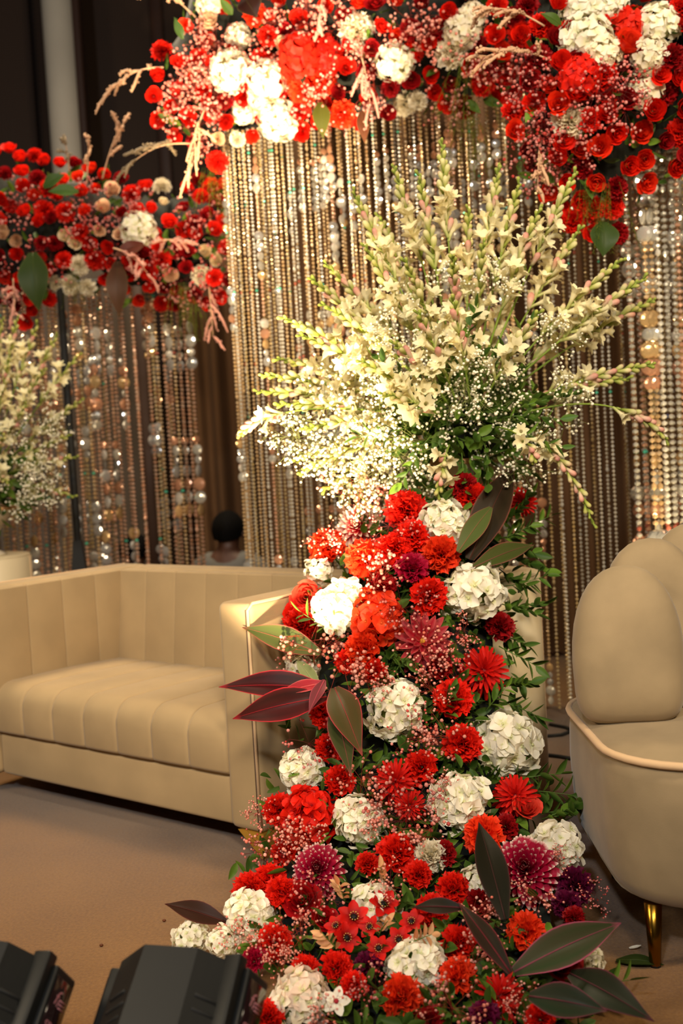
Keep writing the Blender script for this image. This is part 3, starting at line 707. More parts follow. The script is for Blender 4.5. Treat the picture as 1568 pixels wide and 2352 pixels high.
def channel(cx, cy, w, z0, z1, th, yaw, lean=.06):
    """one upholstered shell petal: an arch filled out into a soft cushion"""
    N, K = 36, 7; mb = MB(); h = z1-z0; out = []
    for i in range(N):
        a = 2*pi*i/N; ca, sa = cos(a), sin(a)
        # superellipse: round at the top, squarer at the foot
        e = 2/ (2.25 if sa > 0 else 5.); x = (abs(ca)**e)*(1 if ca > 0 else -1); z = (abs(sa)**e)*(1 if sa > 0 else -1)
        x *= w/2*(1-.06*max(0, -z)**1.5); zz = (z*.6 if z > 0 else z*.4)+.4
        out.append((x, zz*h))
    vs = []
    for f in (1, -1):
        for k in range(K):
            r = (1, .985, .95, .89, .78, .55, .28)[k]; d = th/2*(1-r**5)**.5
            c = (0, .42*h)
            for x, z in out: vs.append((c[0]+(x-c[0])*r, -f*d + lean*z, z0*0+c[1]+(z-c[1])*r))
        vs.append((0, -f*th/2+lean*.42*h, .42*h))
    n1 = K*N+1; fs = []
    for b, fl in ((0, 1), (n1, 0)):
        q = grid_faces(K, N, True); q += [((K-1)*N+i, (K-1)*N+(i+1) % N, K*N) for i in range(N)]
        fs += [tuple(b+v for v in (f if fl else f[::-1])) for f in q]
    mb.add(vs, fs, M=T(cx, cy, z0) @ Rm(yaw, 'Z')); return obj('back_channel', mb.mesh('back_channel', M_VELVET2), chair)
channel(-.262, -.03, .262, .484, .862, .14, -.12, .04)
channel(-.165, .08, .27, .482, .912, .14, -.1, .06)
channel(-.03, .155, .27, .482, .937, .14, -.03, .08)
channel(.13, .15, .27, .482, .925, .14, .2, .07); channel(.245, .05, .26, .484, .88, .14, .6, .05)
M_DKGOLD = mat('dark_gold', lin('#8a6420'), rough=.22, metal=1)
for x, y in ((-.29, -.262), (.255, -.262), (-.25, .23), (.255, .23)):
    mb = MB(); lathe(mb, [(.011, .0), (.013, .006), (.02, .145)], 12, M=T(x, y, 0)); l = obj('leg', mb.mesh('leg', M_DKGOLD), chair)
    mb = MB(); lathe(mb, [(.0125, .0), (.0125, .008)], 10, M=T(x, y, 0)); obj('foot_cap', mb.mesh('foot_cap', M_BLACK), l)

# ------------------------------------------------------------------ pedestals and vases
PC = Vector((.425, 3.5, 0))
def pedestal(c, h, r, label):
    root = thing('pedestal', label, 'pedestal', T(c.x, c.y, 0))
    mb = MB(); lathe(mb, [(r, 0), (r, h-.004), (r-.004, h)], 48); obj('column', mb.mesh('column', M_PED), root)
    mb = MB(); tube(mb, [(r*cos(a)*1.002, r*sin(a)*1.002, z) for a, z in ((.0, 0), (0., h))], .004, 6); obj('edge_trim', mb.mesh('edge_trim', M_PIPE), root)
    mb = MB(); lathe(mb, [(r*.985, h-.001), (r*.985, h+.006), (r*.97, h+.008)], 48); obj('top_panel', mb.mesh('top_panel', M_PED), root)
    return root
pedestal(PC, .745, .2, 'round ivory pedestal standing behind the cascade of red flowers')
LP = P(-28, 1275, 5.2); pedestal(LP, .755, .2, 'small ivory pedestal at the far left edge behind the sofa arm')
M_VASE = mat('pale_glass', lin('#d8cbb4'), rough=.12, spec=.6, coat=.5)
def vase(c, z0, label, h=.36):
    root = thing('vase', label, 'vase', T(c.x, c.y, z0))
    mb = MB(); lathe(mb, [(.085, 0), (.09, .008), (.045, .03), (.035, .08), (.05, h*.45), (.1, h*.75), (.155, h*.95), (.165, h)], 24); obj('bowl', mb.mesh('bowl', M_VASE), root)
    mb = MB(); lathe(mb, [(.16, h-.004), (.172, h), (.172, h+.012), (.15, h+.014)], 24); obj('rim', mb.mesh('rim', mat('peach_wrap', lin('#d9a978'), rough=.6)), root)
vase(PC, .753, 'pale flared vase carrying the large tuberose bouquet'); vase(LP, .763, 'pale flared vase under the small left bouquet', .22)

# ------------------------------------------------------------------ stage lamps
M_TEXT = mat('pink_print', lin('#b5747a'), rough=.5); M_LABEL = mat('glossy_label', lin('#221012'), rough=.12, spec=.6, coat=.6)
M_LENS = mat('lit_lens', lin('#ffd9a0'), rough=.3, emit=((1, .8, .5), 12))
def text(body, size, parent, M, material, name='lettering', shear=0.):
    cu = bpy.data.curves.new(name, 'FONT'); cu.body = body; cu.size = size; cu.extrude = .0003; cu.align_x = 'CENTER'; cu.align_y = 'CENTER'; cu.shear = shear
    t = bpy.data.objects.new('tmp_text', cu); C.objects.link(t); me = bpy.data.meshes.new_from_object(t.evaluated_get(bpy.context.evaluated_depsgraph_get()))
    bpy.data.objects.remove(t); me.materials.clear(); me.materials.append(material); me.name = name; return obj(name, me, parent, M)
def par(pn, axis, label, power, target, ang):
    a = Vector(axis).normalized(); c = (CAM-pn); n = (c-a*c.dot(a)).normalized(); R = .128; Ln = .27
    X = n.cross(a) * -1  # local -Y faces the viewer side
    Y = a.cross(X); top = pn - n*R*.924
    M = Matrix((X, Y, a)).transposed().to_4x4(); M.translation = top - a*Ln; M = M @ Rm(-.42, 'Z')
    root = thing('stage_lamp', label, 'stage light', M)
    r8 = lambda r, z, off=pi/8: [(r*cos(off+i*pi/4), r*sin(off+i*pi/4), z) for i in range(8)]
    mb = MB(); lv = [(R*.62, -.02), (R*1.0, .0), (R*1.06, .05), (R*1.0, Ln), (R*.93, Ln), (R*.9, Ln-.05)]
    vs = sum([r8(r, z) for r, z in lv], []); fs = grid_faces(len(lv), 8, True) + [tuple(range(8))[::-1]]
    mb.add(vs, fs); hz = obj('housing', mb.mesh('housing', M_BLACKP, False), root)
    mb = MB(); vs = r8(R*.9, Ln-.05)+r8(R*.9, Ln-.045); mb.add(vs, grid_faces(2, 8, True)+[tuple(8+i for i in range(8))]); obj('lens', mb.mesh('lens', M_LENS, False), root)
    ap = R*.924
    for k in range(8):      # facet k has its middle at angle k*45 deg; -90 deg (k=6) faces the viewer
        if k in (5, 7):
            g = (k-6)*pi/4
            for q, (ua, ub, zz) in enumerate(((-.035, .025, .075), (-.035, .038, .098), (-.015, .036, .12))):
                b = rbox('vent_slot', ua, ub, -.0012, .004, -.0035, .0035, .002, M_BLACK, root, 1, Rm(g, 'Z') @ T(0, -ap*1.032, Ln-zz) @ Rm(-.06, 'X'))
        if k in (4, 0):
            g = pi/2-.3 if k == 0 else -pi/2
            rbox('side_rib', -.052, -.026, -.012, .022, -.02, .02+Ln-.01, .004, M_BLACKP, root, 2, Rm(g if k == 0 else g, 'Z') @ T(0, -ap-.006, .0))
            rbox('control_box', -.03, .035, -.02, .02, .0, Ln-.004, .006, M_BLACKP, root, 2, Rm(g, 'Z') @ T(0, -ap-.006, 0))
            lb = rbox('label_plate', -.022, .028, -.0012, .0012, .13, Ln-.02, .001, M_LABEL, root, 1, Rm(g, 'Z') @ T(0, -ap-.027, 0))
            if k == 0:
                MM = Rm(g, 'Z') @ T(0, -ap-.0285, 0) @ Rm(pi/2, 'X')
                text('f', .034, root, MM @ T(-.008, Ln-.052, 0), M_TEXT, 'logo', .3); text('1', .02, root, MM @ T(-.001, Ln-.058, 0), M_TEXT, 'logo', .3)
                for i in range(3): rbox('print_line', .004, .022, -.0004, .0004, -.001, .001, 0, M_TEXT, root, 1, MM @ Rm(-pi/2, 'X') @ T(0, 0, Ln-.052-.006*i))
                text('SP', .02, root, MM @ T(-.007, Ln-.098, 0), M_TEXT, 'lettering', .15); text('16', .011, root, MM @ T(.014, Ln-.1, 0), M_TEXT, 'lettering', .15)
                for i, (u, z) in enumerate(((-.012, .105), (.012, .098), (-.014, .085), (.01, .078), (-.014, .065))):
                    rbox('socket', u-.004, u+.004, -.001, .001, z-.002, z+.002, 0, M_GOLD, root, 1, Rm(g, 'Z') @ T(0, -ap-.0265, 0))
    # yoke, knobs, floor bracket
    inv = M.inverted(); mid = M @ Vector((0, 0, .1))
    for s in (-1, 1):
        k0 = Vector((s*(R+.018), 0, .06)); mb = MB(); lathe(mb, [(.026, -.012), (.03, -.008), (.03, .01), (.022, .014)], 14, M=T(*k0) @ Rm(s*pi/2, 'Y')); obj('knob', mb.mesh('knob', M_BLACKP), root)
        w0 = M @ Vector((s*(R+.012), 0, .06)); f0 = Vector((w0.x, w0.y, .008)); mb = MB(); tube(mb, [inv @ w0, inv @ f0], .011, 6); obj('bracket', mb.mesh('bracket', M_BLACK), root)
    wa, wb = [M @ Vector((s*(R+.012), 0, .06)) for s in (-1, 1)]; mb = MB()
    tube(mb, [inv @ Vector((wa.x, wa.y, .009)), inv @ Vector((wb.x, wb.y, .009))], .009, 6); obj('floor_bar', mb.mesh('floor_bar', M_BLACK), root)
    l = spot('stage_lamp_beam', top + a*.012, target, power, ang, .5, (1.0, .78, .48), .05)
    return root
# ------------------------------------------------------------------ two people sitting on the rear edge of the stage, backs to us
def skin_body(name, joints, bones, root_i, material, parent, levels=2):
    me = bpy.data.meshes.new(name); me.from_pydata([j[0] for j in joints], bones, []); me.materials.append(material)
    o = obj(name, me, parent); o.modifiers.new('skin', 'SKIN'); 
    sv = me.skin_vertices[0] if me.skin_vertices else None
    if sv is None:
        me.attributes.new  # older data blocks get their layer from the modifier
    for i, j in enumerate(joints):
        r = j[1]; sv.data[i].radius = r if isinstance(r, tuple) else (r, r); sv.data[i].use_root = (i == root_i)
    s = o.modifiers.new('sub', 'SUBSURF'); s.levels = levels; s.render_levels = levels
    dg = bpy.context.evaluated_depsgraph_get(); ev = bpy.data.meshes.new_from_object(o.evaluated_get(dg)); ev.polygons.foreach_set('use_smooth', [True]*len(ev.polygons))
    o.modifiers.clear(); o.data = ev
    if not ev.materials: ev.materials.append(material)
    return o
M_SKIN = mat('skin_brown', lin('#4c2d1d'), rough=.55); M_HAIR = mat('black_hair', lin('#0a0807'), rough=.9, spec=.1, bump=(90, .6, .006))
def person(x, y, z, label, shirt, trousers, turn=0, s=1.0, hidden_head=False):
    root = thing('person', label, 'person', T(x, y, z) @ Rm(turn, 'Z') @ Matrix.Scale(s, 4))
    J = [((0, 0, .11), (.155, .11)), ((0, .0, .30), (.14, .095)), ((0, -.01, .50), (.165, .1)), ((0, -.01, .60), (.1, .075)), ((0, .005, .675), (.055, .058)), ((0, .02, .72), (.066, .075)), ((0, .025, .785), (.075, .092)), ((0, .02, .85), (.055, .07)),
         ((-.185, -.01, .575), .062), ((-.25, .04, .30), .045), ((-.17, .25, .22), .036), ((-.13, .33, .2), .03), ((.185, -.01, .575), .062), ((.25, .04, .30), .045), ((.17, .25, .22), .036), ((.13, .33, .2), .03),
         ((-.1, .12, .1), .085), ((-.12, .47, .09), .062), ((-.12, .5, -.3), .048), ((-.12, .6, -.36), .035), ((.1, .12, .1), .085), ((.12, .47, .09), .062), ((.12, .5, -.3), .048), ((.12, .6, -.36), .035)]
    B = [(0, 1), (1, 2), (2, 3), (3, 4), (4, 5), (5, 6), (6, 7), (3, 8), (8, 9), (9, 10), (10, 11), (3, 12), (12, 13), (13, 14), (14, 15), (0, 16), (16, 17), (17, 18), (18, 19), (0, 20), (20, 21), (21, 22), (22, 23)]
    skin_body('body', J, B, 0, M_SKIN, root)
    sh = [(p, tuple(q*1.13 for q in (r if isinstance(r, tuple) else (r, r)))) for p, r in J]
    keep = [0, 1, 2, 3, 8, 9, 12, 13]; mp = {k: i for i, k in enumerate(keep)}
    SJ = [sh[k] for k in keep]; SJ[3] = ((0, -.01, .628), (.085, .07))
    skin_body('shirt', SJ, [(mp[a], mp[b]) for a, b in B if a in mp and b in mp], 0, shirt, root)
    keep = [0, 16, 17, 18, 20, 21, 22]; mp = {k: i for i, k in enumerate(keep)}
    skin_body('trousers', [sh[k] for k in keep], [(mp[a], mp[b]) for a, b in B if a in mp and b in mp], 0, trousers, root)
    mb = MB(); vs = []; nU, nV = 9, 16
    for i in range(nU):
        a = pi*.5 - i/(nU-1)*2.0
        for k in range(nV):
            t = 2*pi*k/nV; back = -sin(t)
            aa = pi*.5-(pi*.5-a)*(1.0+.12*back if back > 0 else 1+.35*back)
            vs.append((.094*cos(aa)*cos(t), .02+.112*cos(aa)*sin(t), .79+.108*sin(aa)))
    mb.add(vs, grid_faces(nU, nV, True)+[tuple(range(nV))]); obj('hair', mb.mesh('hair', M_HAIR), root)
    for sx in (-1, 1):
        mb = MB(); blob(mb, (0, 0, 0), .03, (1, 1, 1), 8, 6); obj('ear', mb.mesh('ear', M_SKIN), root, T(sx*.09, .03, .755) @ Matrix.Diagonal((.35, .7, 1.05, 1)))
    for sx in (-1, 1):
        mb = MB(); lathe(mb, [(.012, -.006), (.014, 0), (.006, .006)], 8); obj('eye', mb.mesh('eye', M_BLACK), root, T(sx*.033, .108, .77) @ Rm(pi/2, 'X'))
    mb = MB(); blob(mb, (0, .125, .74), .018, (1, 1, 1), 8, 6, 1.3); obj('nose', mb.mesh('nose', M_SKIN), root)
    for sx in (-1, 1):
        for f in range(4):
            mb = MB(); b = Vector((sx*.13-sx*.012*(f-1.5), .34, .2)); tube(mb, [b, b+Vector((0, .04, -.005)), b+Vector((0, .065-.006*abs(f-1.5), -.03))], [.009, .008, .006], 6); obj('finger', mb.mesh('finger', M_SKIN), root)
        mb = MB(); b = Vector((sx*.1, .32, .2)); tube(mb, [b, b+Vector((-sx*.02, .03, -.01)), b+Vector((-sx*.025, .05, -.02))], [.011, .009, .007], 6); obj('thumb', mb.mesh('thumb', M_SKIN), root)
    return root
hp = P(515, 1160, 6.05)
person(hp.x, 6.1, .0, 'man with short dark hair and grey shirt sitting with his back turned, behind the sofa', mat('grey_shirt', lin('#64615c'), rough=.9), mat('dark_trousers', lin('#22242a'), rough=.9), -.25, .97)
hp = P(296, 1160, 6.1)
person(hp.x, 6.12, .0, 'person in dark navy clothes sitting behind the left bead curtain', mat('navy_shirt', lin('#12131f'), rough=.9), MATS['dark_trousers'], -.5, .86)
# ------------------------------------------------------------------ stage lamps at the stage front
par(P(458, 2183, 1.80), (.20, .76, .62), 'black stage lamp in front of the red flowers, nearer of the two', 620, tuple(P(655, 1090, 3.2)), 31)
par(P(22, 2170, 1.80), (.20, .76, .62), 'black stage lamp at the bottom left corner, cut by the frame edge', 1500, tuple(P(600, 150, 4.6)), 21)

# ------------------------------------------------------------------ cascade of flowers in front of the ivory pedestal
ROWS = [(3.17, 1.06, 830, 1215), (3.03, .83, 690, 1215), (2.92, .60, 655, 1225), (2.80, .40, 640, 1260), (2.60, .26, 565, 1330), (2.36, .14, 480, 1390), (2.14, .08, 560, 1420), (1.98, .03, 600, 1420)]
MOUND = []
for i in range(85):
    t = i/84*(len(ROWS)-1); k = min(len(ROWS)-2, int(t)); f = t-k; a, b = ROWS[k], ROWS[k+1]
    D, z, xl, xr = [lerp(p, q, f) for p, q in zip(a, b)]
    Xl, Xr = P(xl, pix(Vector((0, D, z)))[1], D).x, P(xr, pix(Vector((.4, D, z)))[1], D).x
    row = []
    for j in range(49):
        wv = -1+2*j/48; row.append(Vector((lerp(Xl, Xr, (wv+1)/2), D+.19*wv*wv*min(1, (D-1.7)/.9), z*(1-.10*wv*wv))))
    MOUND.append(row)
MPIX = [[(*pix(p), p) for p in r] for r in MOUND]
def surf(x, y):
    best = None; bd = 1e18; bi = bj = 0
    for i, r in enumerate(MPIX):
        for j, (u, v, p) in enumerate(r):
            d = (u-x)**2+(v-y)**2
            if d < bd: bd = d; best = p; bi = i; bj = j
    q = P(x, y, best.y)
    i0, i1 = max(0, bi-3), min(84, bi+3); j0, j1 = max(0, bj-3), min(48, bj+3)
    n = (MOUND[bi][j1]-MOUND[bi][j0]).cross(MOUND[i0][bj]-MOUND[i1][bj]).normalized()
    if n.dot(CAM-best) < 0: n = -n
    if q.z < .02: q = P(x, y, (best.y)); q.z = max(q.z, .03)
    return q, n
def face(p, n, k=.55, j=.22):
    c = (CAM-p).normalized(); d = c*k+n*(1-k)+Vector((rnd.gauss(0, j), rnd.gauss(0, j*.5), rnd.gauss(0, j)+.08)); return d.normalized()
# dark planting foam under the flowers
mb = MB(); vs = []
for r in MOUND[::3]:
    for p in r[6:43:3]: vs.append(p + Vector((0, .085, -.05)) + Vector((rnd.gauss(0, .006),)*3))
for v in vs: v.z = max(.004, v.z)
mb.add(vs, grid_faces(len(MOUND[::3]), len(MOUND[0][6:43:3])))
foam = tag(obj('floral_foam', mb.mesh('floral_foam', M_FOAM)), 'dark green mesh bank holding the cascade of flowers against the pedestal', 'foam')
# small leaves covering the bank
mb = MB()
for i in range(2300):
    r = rnd.randrange(84); j = int(24+21*max(-1, min(1, rnd.gauss(.12, .5)))); p = MOUND[r][max(0, min(48, j))]
    p = p+Vector((rnd.gauss(0, .02), .065+rnd.gauss(0, .018), rnd.gauss(0, .02)-.02)); p.z = max(.012, p.z)
    me = rnd.choice(LEAVES); cc = me.color_attributes['Col'].data
    d = Vector((rnd.gauss(0, 1), -abs(rnd.gauss(.8, .6)), rnd.gauss(.2, .8))); M = orient(p, d, rnd.uniform(0, 6), rnd.uniform(.8, 1.3)) @ Rm(-pi/2+.4, 'Y')
    k = rnd.uniform(.6, 1)
    mb.add([v.co for v in me.vertices], [tuple(f.vertices) for f in me.polygons], [(c.color[0]*k, c.color[1]*k, c.color[2]*k) for c in cc], M)
tag(obj('leaf_cover', mb.mesh('leaf_cover', M_LEAF)), 'small dark green leaves filling the gaps of the floral cascade', 'foliage', None, 'stuff')

HYD = [(1025, 1205, 118, 'white', 'white hydrangea at the top of the cascade, left of the big dark blade leaf'), (1085, 1360, 152, 'white', 'large white hydrangea near the ivory pedestal, above the small dark red carnation'),
 (780, 1390, 140, 'white', 'brightly lit white hydrangea beside the orange hydrangea'), (905, 1630, 142, 'white', 'white hydrangea right of the hanging red-rimmed leaves'),
 (1170, 1708, 168, 'white', 'largest white hydrangea, against the ivory pedestal edge'), (690, 1765, 112, 'white', 'white hydrangea beside the sofa arm, above the red hydrangea'),
 (826, 1882, 128, 'white', 'white hydrangea veiled by pink blossoms, right of the red hydrangea'), (1050, 1838, 150, 'white', 'white hydrangea above the tall dark blade leaf'),
 (1272, 1942, 135, 'white', 'white hydrangea touching the shell chair base'), (572, 2100, 125, 'white', 'white hydrangea on the carpet above the nearer stage lamp'),
 (437, 2148, 92, 'white', 'leftmost white hydrangea, on the carpet beside the brown leaf'), (955, 2215, 142, 'white', 'white hydrangea under the group of starry red flowers'),
 (688, 2290, 150, 'blush', 'white hydrangea tinged pink, right of the stage lamp'), (1105, 2022, 95, 'white', 'white hydrangea half hidden by the tall dark blade leaf'),
 (1352, 2200, 82, 'white', 'small white hydrangea under the pink-rimmed leaf at the chair'), (727, 1308, 74, 'white', 'small white hydrangea against the sofa back'),
 (862, 2075, 120, 'white', 'white hydrangea behind the starry red flowers'), (690, 1535, 85, 'white', 'pale hydrangea behind the upper red-rimmed leaf'), (512, 2160, 80, 'white', 'small white hydrangea just behind the lamp top'),
 (868, 1415, 135, 'orange', 'orange hydrangea beside the brightly lit white one'), (712, 1868, 138, 'red', 'red hydrangea at the foot of the sofa arm')]
for x, y, d, k, lb in HYD:
    p, n = surf(x, y); z = face(p, n, .6, .12); diam = d/F_PX*p.y*.97
    hydrangea(p, z, diam, k, lb, n=42 if d > 100 else 28)
DAH = [(728, 1995, 128, 'wine', 'dark magenta dahlia with white tips below the red hydrangea', 120), (1205, 1995, 165, 'wine', 'large dark magenta dahlia with white tips beside the chair', 150), (820, 1208, 112, 'pinktip', 'red dahlia with broad pale tips at the top left of the cascade', 90)]
for x, y, d, k, lb, n in DAH:
    p, n_ = surf(x, y); dahlia(p - (p-CAM).normalized()*.02, face(p, n_, .75, .08), d/F_PX*p.y, k, lb, n)
p, n_ = surf(970, 1472); dahlia(p, face(p, n_, .8, .05), 150/F_PX*p.y, 'edge', 'open crimson dahlia with pale edges and a yellow eye', 34, core=lin('#c88a20'), maxel=.9, minel=-.1)
SPI = [(1112, 1540, 140, 'red spider chrysanthemum beside the pedestal, upper one'), (908, 1792, 125, 'red spider chrysanthemum behind pink blossoms in the middle'), (1183, 1828, 120, 'red spider chrysanthemum under the largest white hydrangea'),
 (1145, 2285, 140, 'red spider chrysanthemum at the bottom between the dark leaves'), (1200, 1153, 80, 'red spider chrysanthemum at the top right behind the big blade leaf'), (940, 1850, 90, 'small red spider chrysanthemum left of the middle white hydrangea')]
for x, y, d, lb in SPI:
    p, n_ = surf(x, y); dahlia(p, face(p, n_, .7, .1), d/F_PX*p.y, 'spider', lb, 64, 'spider_chrysanthemum', 'spider chrysanthemums in the floral column', DKRED, 1.4, -.5)
CAR = [(1012, 1272, 82, 'orange', 'open coral carnation under the top white hydrangea'), (838, 1288, 88, 'orange', 'orange carnation lit by the lamp, below the pale-tipped dahlia'), (905, 1262, 76, 'red', 'red carnation just right of the lit orange one'),
 (985, 1368, 80, 'red', 'red carnation left of the large white hydrangea near the pedestal'), (835, 1492, 84, 'orange', 'coral carnation under the orange hydrangea'), (1040, 1605, 84, 'red', 'red carnation below the upper spider chrysanthemum'),
 (1062, 1708, 82, 'red', 'red carnation left of the largest white hydrangea'), (968, 1762, 74, 'red', 'red carnation behind pink blossoms above the middle hydrangea'), (780, 1793, 66, 'red', 'red carnation under the hanging green leaf tip'),
 (945, 1308, 72, 'magenta', 'magenta carnation, round, below the open coral one'), (1147, 1440, 64, 'dark', 'small dark red carnation by the pedestal'), (752, 1258, 84, 'orange', 'orange carnation at the upper left edge against the beads'),
 (932, 1172, 86, 'red', 'red carnation right under the white baby breath'), (948, 1232, 72, 'red', 'red carnation left of the top white hydrangea'), (1082, 1148, 72, 'red', 'red carnation behind the top white hydrangea'), (1065, 1118, 60, 'dark', 'dark red flat bloom under the vase'),
 (641, 1858, 70, 'red', 'red carnation left of the red hydrangea'), (912, 1960, 86, 'red', 'open red carnation left of the cream one'), (988, 1965, 70, 'cream', 'cream carnation in the middle of the lower cascade'),
 (844, 1984, 52, 'red', 'half open red carnation bud with green calyx'), (575, 2043, 74, 'red', 'leftmost red carnation above the carpet'), (622, 2020, 70, 'red', 'red carnation behind the leftmost one'), (648, 2048, 70, 'red', 'red carnation above the red rose at left'),
 (1112, 1918, 90, 'orange', 'coral red carnation beside the tall dark blade leaf'), (1208, 2142, 84, 'orange', 'coral carnation above the pink-rimmed leaf'), (1042, 2042, 76, 'red', 'red carnation left of the tall dark blade leaf'), (990, 2090, 74, 'red', 'red carnation beside the arching dark leaf'),
 (920, 2290, 96, 'orange', 'large coral carnation below the bottom white hydrangea'), (1048, 2242, 84, 'orange', 'coral carnation right of the bottom white hydrangea'), (632, 2165, 80, 'red', 'crimson carnation behind the nearer lamp'), (772, 2225, 74, 'red', 'red carnation right of the blush hydrangea'),
 (1098, 2072, 56, 'dark', 'small dark carnation at the foot of the tall blade leaf'), (846, 2217, 66, 'wine', 'purple carnation left of the bottom white hydrangea'), (1320, 2035, 80, 'wine', 'dark purple carnation at the chair base, upper'), (1300, 2078, 66, 'wine', 'dark purple carnation at the chair base, lower'),
 (1318, 2108, 50, 'dark', 'dark red carnation behind the pink-rimmed leaf'), (1112, 2335, 70, 'wine', 'purple carnation at the bottom edge'), (1052, 2165, 74, 'red', 'red carnation right of the starry flowers'), (585, 2205, 60, 'magenta', 'crimson bloom peeping over the nearer lamp'),
 (1240, 2340, 70, 'red', 'red carnation at the bottom edge under the dark leaves'), (985, 2345, 66, 'dark', 'dark red carnation at the bottom edge in the middle'), (690, 1435, 72, 'red', 'red bloom under the red rose by the sofa arm'), (745, 1640, 60, 'red', 'red carnation behind the hanging leaves'),
 (755, 1718, 62, 'red', 'red carnation left of the hanging green leaf'), (812, 2262, 60, 'red', 'red carnation below the purple one'), (700, 2225, 60, 'red', 'red carnation above the blush hydrangea'), (880, 1350, 60, 'dark', 'dark red carnation between the orange hydrangea and magenta carnation'),
 (800, 1520, 56, 'red', 'red carnation behind pink blossoms at left'), (1010, 1530, 54, 'dark', 'dark red carnation below the crimson dahlia'), (615, 2335, 70, 'red', 'red carnation hidden right behind the lamp'), (860, 1540, 50, 'red', 'small red carnation under the coral one'),
 (655, 1955, 64, 'red', 'red carnation left of the dark magenta dahlia'), (960, 2010, 60, 'red', 'red carnation below the cream one'), (1020, 1960, 56, 'dark', 'dark red carnation right of the cream one'), (1160, 1900, 56, 'dark', 'dark red carnation above the large dahlia')]
for x, y, d, k, lb in CAR:
    p, n_ = surf(x, y); carnation(p, face(p, n_, .55, .25), d/F_PX*p.y*1.1, k, lb)
ROS = [(702, 1370, 74, 'coral', 'red rose against the sofa arm top'), (694, 2068, 90, 'dark', 'large red rose below the dark magenta dahlia'), (1210, 1857, 66, 'coral', 'bright red cupped rose beside the lower spider chrysanthemum'), (1285, 2213, 92, 'dark', 'dark red rose under the pink-rimmed leaf'),
 (676, 1412, 60, 'red', 'small red rose at the left edge above the green leaf'), (745, 2110, 62, 'dark', 'dark rose behind the starry flowers at left')]
for x, y, d, k, lb in ROS:
    p, n_ = surf(x, y); rose(p, face(p, n_, .55, .2), d/F_PX*p.y, k, lb)
for i, (x, y, d) in enumerate([(880, 2078, 80), (812, 2108, 82), (795, 2155, 74), (917, 2160, 70), (945, 2118, 64), (870, 2178, 66), (772, 2128, 60), (850, 2130, 60)]):
    p, n_ = surf(x, y); p = p-(p-CAM).normalized()*.03
    small_flower(p, face(p, n_, .65, .2), d/F_PX*p.y, ['topmost starry red flower with a dark eye', 'starry red flower second from the top, left', 'lowest left starry red flower', 'starry red flower at the lower right of its group', 'rightmost starry red flower', 'lowest starry red flower',
      'leftmost starry red flower', 'starry red flower in the centre of its group'][i])
# orchid-like bloom
p, n_ = surf(772, 2300); o = thing('white_orchid', 'small white orchid bloom right of the blush hydrangea', 'orchid', orient(p-(p-CAM).normalized()*.04, face(p, n_, .8, .05), 0, .9), 'single blooms')
for i in range(5): obj('petal', FLORETS['white'][0] if 0 else (lambda mb: (petal(mb, T(.002, 0, 0), .03, .022, W_ROUND, 5, 5, .2, .2, -.2, lambda t, s: IVORY), mb.mesh('petal', M_PETAL))[1])(MB()), o, Rm(i*2*pi/5, 'Z'))
mb = MB(); blob(mb, (0, 0, .004), .006, lin('#b02838'), 6, 4); obj('lip', mb.mesh('lip', M_BERRY), o); obj('stem', STEM_T, o)
